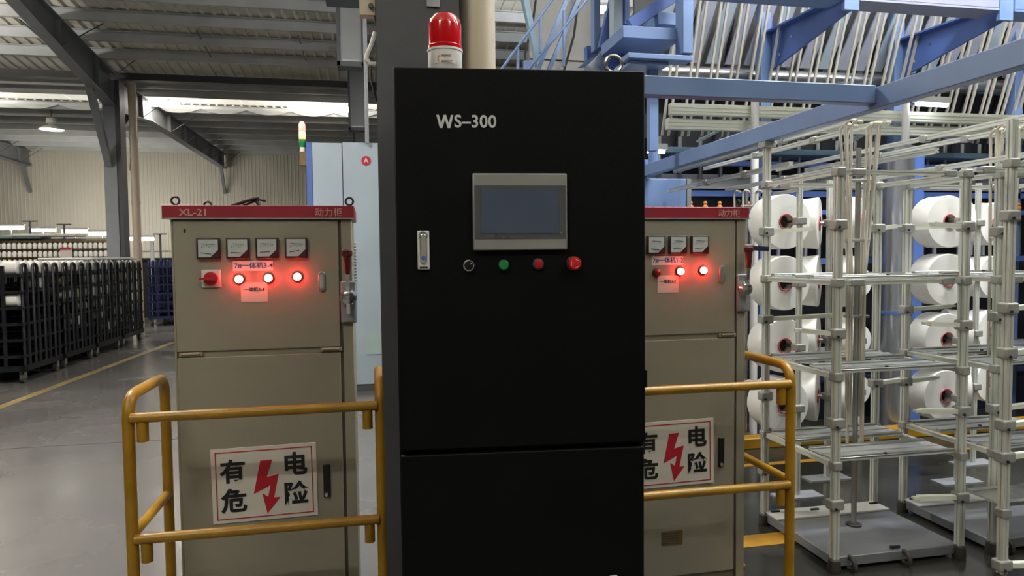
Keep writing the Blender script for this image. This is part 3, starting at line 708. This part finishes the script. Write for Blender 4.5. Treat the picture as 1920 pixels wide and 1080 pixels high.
# ------------------------------------------------------------------ bobbins
def bobbin_mesh(R, L, rc, conic=1.0):
    root = MB().lathe([(rc, -L/2), (R*.97*conic, -L/2), (R*conic, -L/2+.008), (R, L/2-.008), (R*.97, L/2), (R*.6, L/2+.003), (rc, L/2)], n=36)
    return root
def make_bobbin(label, R=.165, L=.15, conic=1, ring='core'):
    t = thing('yarn_bobbin', label, 'bobbin', (0, 0, 0), 0, 'white yarn bobbins on the stands')
    mb = MB(); mb.lathe([(.046, -L/2), (R*.97*conic, -L/2), (R*conic, -L/2+.008), (R, L/2-.008), (R*.975, L/2), (R*.55, L/2+.002), (.046, L/2)], axis='y', n=40)
    mb.f = mb.f[:-2] + [(k, (k+1) % 40, 240+(k+1) % 40, 240+k) for k in range(40)]      # open bore
    mb.build('yarn_package', 'yarn', t)
    for e in (-1, 1): MB().torus((0, e*(L/2+.002), 0), .046, .005, 'y', 28, 6).build('core_ring', ring, t)
    MB().lathe([(.041, L/2-.05), (.041, -L/2+.05)], axis='y', n=24).build('core_tube', 'core_dark', t)
    return t
PROTO = {}
def bobbin(kind, loc, rz, label):
    spec = {'big': (.172, .16, 1), 'side': (.172, .13, .94), 'small': (.125, .12, 1)}[kind]
    if kind not in PROTO:
        PROTO[kind] = make_bobbin(label, spec[0], spec[1], spec[2]); PROTO[kind].location = loc; PROTO[kind].rotation_euler = (0, 0, rz); return PROTO[kind]
    return dup(PROTO[kind], loc, rz, label)
def bobbin_stand(label, X, Y, zs, side, zt=2.0):
    t = thing('bobbin_stand', label, 'stand', (X, Y, 0), 0, 'upright bobbin stands')
    MB().prism(profile_poly(.027), zt, 'xy').build('post', 'profile', t, smooth=False)
    MB().box(-.15, .15, -.06, .06, 0, .012).build('foot', 'grey_steel', t)
    for z in zs:
        c = MB().cbox((0, 0, z), .06, .07, .045).build('peg_clamp', 'casting', t, bevel=.006)
        for s in side: MB().cyl((.02*s[0], .02*s[1], z), (s[0]*.2, s[1]*.2, z), .012, 8).build('peg', 'aluminium', c)
    return t
LEV = ['top', 'second', 'third', 'lowest']
Z4 = (1.72, 1.335, .94, .56)
bobbin_stand('bobbin stand in front of the leftmost column of white bobbins', 2.585, 3.84, Z4, [(0, 1)])
for z, l in zip(Z4, LEV): bobbin('big', (2.545, 4.0, z), .0, f'{l} white yarn bobbin in the leftmost column facing the viewer')
bobbin_stand('bobbin stand between two bobbins seen edge on', 2.98, 4.10, Z4, [(-.77, .64), (.77, -.64)])
for z, l in zip(Z4, LEV):
    bobbin('side', (2.98-.77*.125, 4.10+.64*.125, z), PI/2-.72, f'{l} white yarn bobbin seen edge on left of its stand')
    bobbin('side', (2.98+.77*.125, 4.10-.64*.125, z), -PI/2-.72, f'{l} white yarn bobbin seen edge on right of its stand, behind the rack post')
bobbin_stand('bobbin stand behind the bundle of guide tubes', 3.70, 4.70, (1.74, 1.29, .84, .44), [(0, 1)])
for z, l in zip((1.74, 1.29, .84, .44), LEV): bobbin('small', (3.72, 4.82, z), 0, f'{l} small white bobbin behind the first bundle of guide tubes')
bobbin_stand('bobbin stand in front of the large bobbins between the racks', 3.76, 3.84, Z4, [(0, 1)])
for z, l in zip(Z4, LEV):
    bobbin('big', (3.74, 4.0, z), 0, f'{l} large white bobbin between the two creel racks facing the viewer')
    bobbin('side', (4.08, 4.21, z), -PI/2 - .45, f'{l} white bobbin turned sideways just right of the large facing bobbins')
bobbin_stand('bobbin stand holding the sideways bobbins between the racks', 4.197, 4.154, Z4, [(-.9, .43)])
bobbin_stand('bobbin stand at the right edge behind the nearest post', 5.74, 4.65, (1.31, .87), [(0, 1)])
bobbin_stand('bobbin stand in front of the rightmost bobbin column', 4.90, 4.65, (1.74, 1.31, .87, .46), [(0, 1)])
for z, l in zip((1.74, 1.31, .87, .46), LEV): bobbin('big', (4.93, 4.80, z), .12, f'{l} white bobbin with dark hub near the right edge')
for X, Y, l in ((5.75, 4.8, 'white bobbin at the right edge behind the nearest post'),):
    for z, q_ in zip((1.31, .87), ('upper', 'lower')): bobbin('big', (X, Y, z), 0, f'{q_} {l}')
# polished support columns behind the bobbins
t = thing('support_column', 'polished steel column with blue stripe behind the bobbins', 'column', (4.36, 5.12, 0))
MB().cyl((0, 0, 0), (0, 0, 2.4), .13, 28).build('tube', 'column_steel', t)
MB().box(.10, .21, -.06, .12, 0, 2.4).build('blue_backing', 'blue_deep', t)
for z in (1.0, 1.72): MB().cyl((0, 0, z), (0, 0, z+.025), .137, 28).build('band', 'blue_deep', t)
t = thing('support_column', 'polished steel column near the right edge behind the nearest rack post', 'column', (6.0, 5.12, 0))
MB().cyl((0, 0, 0), (0, 0, 2.4), .13, 28).build('tube', 'column_steel', t)
MB().box(.10, .21, -.06, .12, 0, 2.4).build('blue_backing', 'blue_deep', t)

# yellow kerb and floor lines
k_ = tag(MB().box(1.6, 9.5, 4.85, 4.97, 0, .085).build('kerb', 'yellow_paint', bevel=.008), 'raised yellow kerb along the foot of the blue machine', 'kerb')
mat('line_yellow', 'b8892a', .45, 0, .25, 7)
mat('line_faded', '8f7c50', .4, 0, .3, 3)
for k, (x0, x1, y0, y1, m) in enumerate([(1.70, 2.25, 3.22, 3.36, 'line_yellow'), (1.7, 9.5, 4.46, 4.52, 'line_yellow'), (1.66, 1.72, 2.3, 2.9, 'line_yellow'), (-.12, .02, 2.85, 2.97, 'line_yellow')]):
    struct(MB().box(x0, x1, y0, y1, 0, .002).build(f'trim_{k+1}', m))
a, b_ = onZ(95, 728, 0), onZ(215, 683, 0); d_ = (b_-a)
struct(MB().beam(a-d_*1.1+Vector((0, 0, .001)), b_+d_*1.4+Vector((0, 0, .001)), .11, .002).build('trim_5', 'line_faded'))

yj = onZ(150, 834, 0).y
struct(MB().box(-9, -.95, yj, yj+.012, 0, .0012).build('trim_6', 'rubber'))
# ------------------------------------------------------------------ blue overhead gantry
t = thing('gantry_frame', 'blue steel gantry beams crossing above the creel racks', 'gantry', (2.14, 2.64, 0))
MB().box(-.03, .03, -1.5, 2.62, 2.135, 2.225).build('long_beam', 'blue_paint', t, bevel=.004)
MB().box(-1.66, -.03, -.035, .02, 2.155, 2.232).build('cross_beam', 'blue_paint', t, bevel=.004)
MB().cyl((.02, 2.45, 2.225), (.02, 2.45, 2.95), .038, 14).build('upright_tube', 'blue_paint', t)
MB().box(-.04, .04, 2.585, 2.62, 0, 2.135).build('gantry_post', 'blue_paint', t, bevel=.004)
MB().cyl((-.01, .9, 2.11), (-.01, 2.0, 2.11), .014, 10).build('conduit', 'galvanised', t)
MB().cbox((0, .84, 2.118), .07, .07, .034).build('post_cap', 'casting', t, bevel=.004)
t = thing('machine_cover', 'plain light blue machine cover above the red band of the right cabinet', 'cover', (1.75, 5.16, 0))
MB().box(0, .72, 0, .05, .3, 2.12).build('cover_sheet', 'blue_paint', t, bevel=.006)
MB().box(.72, .755, -.01, .06, 0, 2.12).build('edge_post', 'galvanised', t)
MB().box(.02, .06, 0, .05, 0, .3).build('leg', 'blue_deep', t)

# ------------------------------------------------------------------ big blue twisting machine
t = thing('twisting_machine', 'large blue twisting machine with slanted plates, rods and rollers', 'machine', (3.41, 5.62, 0))
XP = [-1.33, 0, 1.335, 2.65, 3.98]
X0, X1 = -.95, 5.2
for i, x in enumerate(XP):
    if i == 0: continue
    po = MB().box(x-.045, x+.045, -.05, .05, 0, 4.5).build('machine_post', 'blue_paint', t, bevel=.004)
    MB().box(x+.045, x+.07, -.03, .03, 0, 4.5).build('post_flange', 'blue_deep', po)
    # tapered arm toward the aisle
    ar = MB().prism([(-.02, 3.115), (-.02, 3.44), (-1.07, 3.40), (-1.07, 3.29)], .02, 'yz', (x+.05, 0, 0)).build('tapered_arm', 'blue_deep', t)
    MB()._add([(x-.01, -.02, 3.44), (x+.13, -.02, 3.44), (x+.13, -1.07, 3.40), (x-.01, -1.07, 3.40), (x-.01, -.02, 3.455), (x+.13, -.02, 3.455), (x+.13, -1.07, 3.415), (x-.01, -1.07, 3.415)],
              [(0,3,2,1),(4,5,6,7),(0,1,5,4),(1,2,6,5),(2,3,7,6),(3,0,4,7)]).build('arm_flange', 'blue_deep', ar)
    MB().box(x-.02, x+.10, -1.10, -1.07, 3.28, 3.75).build('arm_end_plate', 'blue_paint', ar)
    for z, y in ((3.22, -.18), (3.32, -.35)): MB().cyl((x+.045, y, z), (x+.05, y, z), .012, 8).build('bolt', 'chrome', ar)
# fascia panels hung between the arm ends
for k, (a, b_, m) in enumerate(((-1.15, -.02, 'blue_paint'), (.11, 1.31, 'fascia'), (1.45, 2.62, 'blue_paint'), (2.76, 3.95, 'fascia'))):
    fp = MB().box(a, b_, -1.10, -1.04, 3.365, 3.75).build('fascia_panel', m, t, bevel=.005)
    MB().box(a, b_, -1.10, -.9, 3.35, 3.365).build('fascia_lip', m, fp)
# roller
MB().cyl((X0-.1, .2, 3.12), (X1, .2, 3.12), .075, 24).build('roller', 'roller', t)
# slanted plates and paired rods
pitch = .186; k = 0; x = X0
pw = .115
src = {}
def slant(name, m, x, wd, th, y0, z0, y1, z1, lean=0):
    key = (name, m, wd)
    if key not in src:
        src[key] = MB().beam((0, y0, z0), (lean, y1, z1), wd, th, (1, 0, 0)).build(name, m, t) if False else MB()._add(
            [(-wd/2, y0, z0), (wd/2, y0, z0), (wd/2, y0+th, z0), (-wd/2, y0+th, z0), (lean-wd/2, y1, z1), (lean+wd/2, y1, z1), (lean+wd/2, y1+th, z1), (lean-wd/2, y1+th, z1)],
            [(0,3,2,1),(4,5,6,7),(0,1,5,4),(1,2,6,5),(2,3,7,6),(3,0,4,7)]).build(name, m, t)
        src[key].location = (x, 0, 0); return src[key]
    return share(src[key], t, (x, 0, 0))
while x < X1:
    slant('slanted_plate', 'plate_grey' if k % 3 else 'pale_blue', x, pw, .02, .18, 3.22, -.36, 4.15, .09)
    slant('dull_plate', 'plate_dull', x+.085, .06, .02, .28, 3.2, -.22, 4.15, .10)
    slant('guide_rod', 'rod_cream', x+.03, .019, .019, .05, 2.55, -.34, 3.75)
    slant('guide_rod', 'rod_cream', x+.088, .019, .019, .05, 2.55, -.34, 3.75)
    if k % 2: slant('dark_bar', 'dark_machine', x+.13, .022, .03, .40, 2.5, .05, 3.9, .06)
    x += pitch; k += 1
# aluminium rails, shelf, lower rails
for z0, z1, y in ((2.665, 2.755, -.28), (2.555, 2.645, -.22)):
    r_ = MB().box(X0-.04, X1, y, y+.06, z0, z1).build('profile_rail', 'rail_light', t, bevel=.004)
    for f in (.28, .62): MB().box(X0-.04, X1, y-.006, y, z0+(z1-z0)*f, z0+(z1-z0)*(f+.16)).build('rail_bead', 'rail_light', r_)
for x in (-.27, 1.17, 2.6): MB().cyl((x, -.33, 0), (x, -.33, 2.9), .032, 14).build('white_tube', 'lamp_white', t)
MB().box(X0-.5, X1, .15, .4, 2.42, 2.47).build('teal_shelf', 'teal_paint', t, bevel=.004)
MB().box(X0-.5, X1, .05, .12, 2.30, 2.34).build('lower_rail', 'blue_deep', t)
MB().box(X0-.3, X1, .3, .34, 2.12, 2.25).build('light_trough', 'film_white', t)
MB().box(X0-.5, X1, -.05, .0, 2.02, 2.07).build('lower_rail', 'blue_deep', t)
MB().box(X0-.5, X1, -.12, .02, 1.86, 1.90).build('spindle_rail', 'blue_deep', t)
MB().box(X0-.5, X1, -.12, .0, 1.42, 1.47).build('lower_rail', 'blue_deep', t)
MB().box(X0-.5, X1, -.3, .0, .62, .66).build('lower_rail', 'grey_steel', t)
MB().box(X0-.6, X1+.2, .45, .5, .0, 3.0).build('back_panel', 'dark_machine', t)
MB().box(X0, X1+.2, .62, .66, 3.0, 4.4).build('dark_gap_backing', 'dark_machine', t)  # dark sheet added behind the slanted plates so their gaps look dark
MB().box(X0-.6, X1+.2, .0, .45, .0, .3).build('machine_bed', 'blue_dark', t, bevel=.01)
k = 0; x = X0-.3; og = None
while x < X1:
    if k % 4 != 3:
        if og is None:
            og = MB().lathe([(.010, 1.90), (.022, 1.915), (.022, 1.935), (.010, 1.945), (.018, 1.96), (.012, 1.975)], (0, -.06, 0), 'z', 10).build('orange_guide', 'orange_plastic', t); og.location = (x, 0, 0)
            sp0 = MB().cyl((0, -.02, 1.48), (0, -.02, 1.86), .018, 8).build('spindle', 'galvanised', t); sp0.location = (x+.05, 0, 0)
        else: share(og, t, (x, 0, 0)); share(sp0, t, (x+.05, 0, 0))
    x += .135; k += 1
# short bright reflectors behind the rails
for x in (-.55, .05, .9, 1.9): 
    MB().beam((x, .1, 2.52), (x+.35, .1, 2.7), .02, .12, (0, 1, 0)).build('reflector', 'pale_blue', t)
for k in range(30): share(sp0, t, (X0-.3+.2*k, .3, .72))
# lamps mounted on the machine
for x, y, z, l in ((1.35, -.42, 2.80, 'small bright tube lamp on the blue machine above the first bundle of tubes'), (2.7, -.42, 2.82, 'small bright tube lamp on the blue machine near the right edge'), (-1.12, -.1, 2.40, 'small bright lamp behind the right power cabinet')):
    lt = thing('machine_lamp', l, 'lamp', (3.41+x, 5.62+y, z), 0, 'lamps on the machine')
    MB().box(-.17, .17, -.03, .03, 0, .05).build('housing', 'lamp_white', lt, bevel=.006)
    MB().cyl((-.15, 0, -.012), (.15, 0, -.012), .02, 10).build('tube', 'tube_glow_cool', lt)
    MB().box(-.02, .02, -.01, .30, .03, .05).build('bracket', 'blue_paint', lt)

# ------------------------------------------------------------------ blue stair and platform frame in the upper middle
t = thing('braced_frame', 'blue braced steelwork with thin rising rails behind the black cabinet', 'frame', (1.2, 6.0, 0))
O = Vector((1.2, 6.0, 0))
def L(px, py, Y=6.0): return onY(px, py, Y) - O
def ext(p, q, f0=0, f1=0): d = q-p; return p-d*f0, q+d*f1
for nm, a, b_, r in (('handrail', (946, 122), (1035, 0), .012), ('handrail', (996, 124), (1100, 0), .012)):
    for Y in (5.8,):
        p, q = ext(L(*a, Y), L(*b_, Y), 1.6, 1.2); MB().cyl(p, q, r, 10).build(nm, 'blue_paint', t)
for xa, xb in ((1012, 1062), (1033, 1084)):
    p, q = ext(L(xa, 122, 5.95), L(xb, 0, 5.95), 2.3, 1.0); MB().beam(p, q, .05, .035).build('diagonal_bar', 'blue_paint', t)
for px_, y0, y1 in ((971, 90, 150), (1013, 28, 100), (1057, 20, 125)):
    p, q = L(px_, y1, 5.8), L(px_, y0, 5.8); MB().cyl(p, q, .013, 8).build('baluster', 'blue_paint', t)
p, q = ext(L(984, 0, 6.3), L(1010, 125, 6.3), .6, 0); MB().beam(p, q, .09, .05).build('leaning_post', 'teal_paint', t)
MB().box(.20, .29, .25, .31, 0, 3.3).build('frame_post', 'blue_paint', t)
MB().box(.1, .5, .2, .36, 0, .02).build('post_foot', 'blue_paint', t)
t = tag(MB().box(1.60, 2.35, 6.9, 6.95, 0, 5.4).box(1.60, 2.35, 6.88, 6.9, 3.5, 3.53).build('cover_panel', 'plate_dull'), 'large grey machine panel behind the blue braced steelwork', 'panel')
t = thing('hose', 'dark hoses hanging in front of the grey machine panel', 'hose', (1.9, 6.8, 3.0))
MB().tube([(.05, 0, -.1), (0, -.05, .3), (.12, -.05, .7), (.22, 0, 1.3), (.25, 0, 1.8)], .012, 8).build('hose_line', 'wire_dark', t)
MB().tube([(-.35, 0, .1), (-.38, -.05, .5), (-.3, -.05, .8), (-.2, 0, 1.4), (-.2, 0, 1.8)], .012, 8).build('hose_line', 'wire_dark', t)
O = Vector((2.1, 4.8, 0))
t = thing('platform_frame', 'stepped blue channel frame of the overhead platform left of the slanted plates', 'frame', O)
def bx(px0, py0, px1, py1, Y, dep, nm, m='blue_paint', bev=.004):
    a, b_ = L(px0, py0, Y), L(px1, py1, Y); return MB().box(a.x, b_.x, Y-O.y, Y-O.y+dep, a.z, b_.z).build(nm, m, t, bevel=bev)
bx(1113, -120, 1126, 95, 5.10, .08, 'channel_post')
bx(1150, -120, 1168, 72, 4.90, .10, 'channel_post', 'pale_blue')
bx(1171, -120, 1181, 45, 4.95, .10, 'channel_post')
bx(1168, 47, 1276, 76, 4.50, .45, 'box_beam')
bx(1235, 22, 1280, 48, 4.65, .3, 'box_beam')
bx(1178, 98, 1299, 114, 4.40, .12, 'lower_channel')
bx(1182, 113, 1255, 123, 4.45, .3, 'lower_channel')
bx(1281, -120, 1300, 100, 4.40, .12, 'frame_post')
bx(1168, -160, 1300, -120, 4.40, .8, 'head_beam')
p, q = ext(L(1181, 47, 4.70), L(1253, 0, 4.70), 0, 1.6); MB().beam(p, q, .05, .08).build('diagonal_brace', 'blue_deep', t)
p, q = ext(L(1128, 92, 5.05), L(1150, 0, 5.05), 0, 1.2); MB().beam(p, q, .06, .06).build('diagonal_brace', 'blue_deep', t)
p, q = L(1150, 92, 5.00), L(1108, 135, 5.00); MB().beam(p, q, .1, .10).build('diagonal_brace', 'pale_blue', t)
p, q = L(1200, 75, 4.90), L(1135, 135, 4.90); MB().beam(p, q, .08, .12).build('diagonal_brace', 'blue_deep', t)
a = L(1085, 126, 5.15); b_ = L(1118, 98, 5.15); c_ = L(1125, 126, 5.15)
MB().prism([(a.x, a.z), (b_.x, b_.z), (c_.x, c_.z)], .02, 'xz', (0, a.y, 0)).build('gusset', 'blue_paint', t)
bx(1160, 122, 1172, 128, 4.60, .1, 'hanger')
a = L(1222, 122, 4.60); MB().box(a.x-.03, a.x+.03, -.24, -.18, 2.245, a.z+.02).build('hanger_post', 'blue_paint', t)
for px_ in (1119, 1159): 
    a = L(px_, 80, 5.15); MB().box(a.x-.05, a.x+.05, .44, .51, 0, a.z).build('frame_leg', 'blue_deep', t)

# ------------------------------------------------------------------ trolleys of bobbins on the left
def make_trolley(label, paint, LY=1.08, WX=.86, HZ=1.48):
    t = thing('bobbin_trolley', label, 'trolley', (0, 0, 0), 0, 'dark bobbin trolleys in the left aisle')
    fr = MB()
    fr.box(-WX/2, WX/2, 0, .06, .15, .22); fr.box(-WX/2, WX/2, LY-.06, LY, .15, .22); fr.box(WX/2-.06, WX/2, 0, LY, .15, .22); fr.box(-WX/2, -WX/2+.06, 0, LY, .15, .22); fr.box(-WX/2, WX/2, .03, LY-.03, .18, .19)
    fr.build('base_frame', paint, t)
    for x in (-WX/2+.06, WX/2-.06):
        for y in (.08, LY-.08):
            c = MB().cyl((x-.02, y, .06), (x+.02, y, .06), .06, 16).build('caster', 'rubber', t)
            MB().box(x-.03, x-.022, y-.03, y+.03, .06, .15).box(x+.022, x+.03, y-.03, y+.03, .06, .15).build('caster_fork', 'galvanised', c)
    for s in (-1, 1):
        for k in range(4):
            y = .05+(LY-.22)*k/3
            x = s*(WX/2-.02)
            pts = [(x, y, .2), (x, y, HZ-.05), (x, y+.02, HZ-.012), (x, y+.06, HZ), (x, y+.10, HZ-.012), (x, y+.12, HZ-.05), (x, y+.12, .2)]
            MB().tube(pts, .02, 8).build('hoop_post', paint, t)
    for k in range(6):
        z = .32+k*.2
        MB().box(-WX/2, WX/2, .0, .03, z, z+.035).box(-WX/2, WX/2, LY-.03, LY, z, z+.035).box(-WX/2, -WX/2+.03, 0, LY, z, z+.035).box(WX/2-.05, WX/2-.02, 0, LY, z, z+.035).box(-.02, .02, 0, LY, z, z+.035).box(-WX/2+.02, WX/2-.06, .02, LY-.02, z, z+.008).build('tier_frame', paint, t)
    for y in (.015,):
        for x in (-WX/4, WX/4, 0): MB().box(x-.02, x+.02, y-.012, y+.012, .2, HZ-.02).build('end_bar', paint, t)
    return t
TR = [((-4.65, 9.55), 'nearest'), ((-4.65, 10.72), 'second'), ((-4.65, 11.89), 'third'), ((-4.65, 13.06), 'far')]
p0 = None; trolleys = []
for (x, y), l in TR:
    lab = f'{l} dark bobbin trolley in the row beside the yellow floor line' if l != 'far' else 'last dark bobbin trolley in the row, in front of the far column'
    if p0 is None: p0 = make_trolley(lab, 'cart_paint'); p0.location = (x, y, 0); trolleys.append(p0)
    else: trolleys.append(dup(p0, (x, y, 0), 0, lab))
for (x, y), l in (((-5.6, 9.55), 'dark trolley at the left edge beside the nearest one'), ((-5.6, 10.72), 'dark trolley behind the second one, left of the row'), ((-5.6, 11.89), 'dark trolley behind the third one, left of the row'), ((-5.6, 13.06), 'dark trolley behind the last one, left of the row')):
    trolleys.append(dup(p0, (x, y, 0), 0, l))
pb = make_trolley('blue bobbin trolley standing beyond the far column', 'cart_blue'); pb.location = (-4.55, 17.0, 0)
pb2 = dup(pb, (-4.55, 18.2, 0), 0, 'second blue bobbin trolley farther behind the far column')
# bobbins lying on the trolleys
def tb_mesh(m):
    t = MB().lathe([(.012, -.09), (.072, -.09), (.082, -.08), (.082, .07), (.065, .085), (.025, .09)], axis='x', n=14).build('trolley_bobbin', m)
    return t
tb = {'yarn': None, 'yarn_yellow': None}
def put_tb(m, loc):
    if tb[m] is None: tb[m] = tb_mesh(m); o = tb[m]; tag(o, '', 'bobbin')
    else: o = tb[m].copy(); COL.objects.link(o)
    o.location = loc
    o['label'] = 'small white bobbin lying on a dark trolley tier' if m == 'yarn' else 'small yellowish bobbin lying on a dark trolley tier'
    o['group'] = 'white bobbins on the trolleys' if m == 'yarn' else 'yellowish bobbins on the trolleys'
    o.rotation_euler = (0, 0, 0)
for (x, y), l in TR:
    for k in range(6):
        z = .32+k*.2+.035+.082
        for j in range(5):
            if k < 5 and (random.random() < ((.85, .7, .6, .45, .35)[k] if y < 11.5 else (.6, .45, .3, .2, .15)[k]) or (y < 11 and random.random() < .55)): continue
            put_tb('yarn_yellow' if random.random() < .12 and k < 5 else 'yarn', (x+.275, y+.12+.2*j, z))
    for j in range(5): put_tb('yarn', (x-.1, y+.12+.2*j, 1.32+.117))
for j in range(5):
    for k in (3, 5): put_tb('yarn', (-4.275, 17.12+.2*j, .32+k*.2+.117))
# white sheeting over the trolley tops
sh = tag(MB().box(-5.02, -4.28, 11.95, 14.1, 1.523, 1.56).box(-5.03, -4.27, 11.9, 11.95, 1.523, 1.56).build('plastic_sheet', 'film_white', bevel=.012), 'white plastic sheet laid over the tops of the far trolleys', 'sheet')

# ------------------------------------------------------------------ far bobbin machine on the left
t = thing('winding_machine', 'long pale winding machine with three rows of white bobbins at far left', 'machine', (-11.5, 19.0, 0))
for k in range(11): MB().box(k*.5-.02, k*.5+.02, .05, .1, 0, 2.05).build('upright', 'grey_steel', t)
for z in (1.36, 1.56, 1.76, 1.96): MB().box(-.1, 5.2, -.02, .12, z, z+.04).build('bobbin_rail', 'bronze', t)
MB().box(-.1, 5.2, .12, .5, 0, 2.05).build('machine_body', 'plate_dull', t)
MB().box(-.1, 5.2, -.05, .3, 0, 1.3).build('lower_body', 'dark_machine', t)
MB().box(-.1, 3.6, -.1, .5, 2.05, 2.14).build('tarp', 'tarp_teal', t, bevel=.02)
MB().box(3.0, 4.4, -.12, .5, 2.10, 2.17).build('white_cover', 'film_white', t, bevel=.02)
MB().box(4.05, 4.30, -.16, -.13, 1.55, 1.83).build('poster', 'paper', t); MB().box(4.05, 4.30, -.166, -.16, 1.77, 1.83).build('poster_heading', 'sign_red', t)
wb = None
for r_ in range(3):
    for k in range(46):
        loc = (-11.4+.112*k, 18.93, 1.40+.2*r_)
        if wb is None:
            wb = MB().lathe([(.012, 0), (.045, .002), (.05, .10), (.03, .14), (.01, .145)], n=10).build('machine_bobbin', 'yarn')
            tag(wb, 'tiny white bobbin standing on the far winding machine', 'bobbin', 'bobbins on the far winding machine'); wb.location = loc
        else:
            o = wb.copy(); COL.objects.link(o); o.location = loc
for px_, py_, l in ((48, 415, 'left T-shaped lamp stand above the far winding machine'), (113, 421, 'middle T-shaped lamp stand above the far winding machine'), (300, 440, 'T-shaped lamp stand right of the far column')):
    p = onY(px_, py_, 19.4); st = thing('lamp_stand', l, 'stand', (p.x, 19.62 if px_ < 200 else 19.4, 0), 0, 'T-shaped stands at the far machine')
    MB().box(-.02, .02, -.02, .02, 0, p.z).build('stand_pole', 'grey_dark', st); MB().box(-.16, .16, -.03, .03, p.z, p.z+.03).build('crossbar', 'grey_dark', st)
for k, (px_, py_, l) in enumerate(((20, 425, 'leftmost white work lamp glowing over the far winding machine'), (80, 430, 'second white work lamp glowing over the far winding machine'), (140, 432, 'third white work lamp glowing over the far winding machine'), (190, 436, 'fourth white work lamp glowing beside the far column'), (265, 446, 'white work lamp glowing right of the far column'))):
    p = onY(px_, py_, 21.5); wl = thing('work_lamp', l, 'lamp', (p.x, 21.5, p.z), 0, 'work lamps over the far machine')
    MB().box(-.34, .34, -.05, .05, .02, .07).build('housing', 'lamp_white', wl); MB().cyl((-.32, 0, -.03), (.32, 0, -.03), .05, 10).build('tube', 'tube_glow', wl)
    MB().box(-.02, .02, -.02, .02, -p.z, .02).build('lamp_post', 'lamp_white', wl)
    ld = bpy.data.lights.new('work_light', 'AREA'); ld.shape = 'RECTANGLE'; ld.size = .9; ld.size_y = .1; ld.energy = 26; ld.color = (1, .95, .86)
    lo = bpy.data.objects.new('work_light', ld); COL.objects.link(lo); lo.location = (p.x, 21.56, p.z+.09); lo.rotation_euler = (math.radians(120), 0, 0)
t = thing('winding_machine', 'dark machine end with white post right of the far column', 'machine', (-5.9, 19.6, 0))
MB().box(0, .9, 0, .6, 0, 1.55).build('machine_body', 'dark_machine', t); MB().box(.28, .36, -.06, 0, 0, 2.0).build('white_post', 'lamp_white', t)
for z in (1.45, 1.7): MB().box(-.1, 1.0, .0, .1, z, z+.04).build('bobbin_rail', 'galvanised', t)
MB().box(-.1, -.04, 0, .1, 0, 1.74).box(.96, 1.0, 0, .1, 0, 1.74).build('rail_support', 'grey_dark', t)
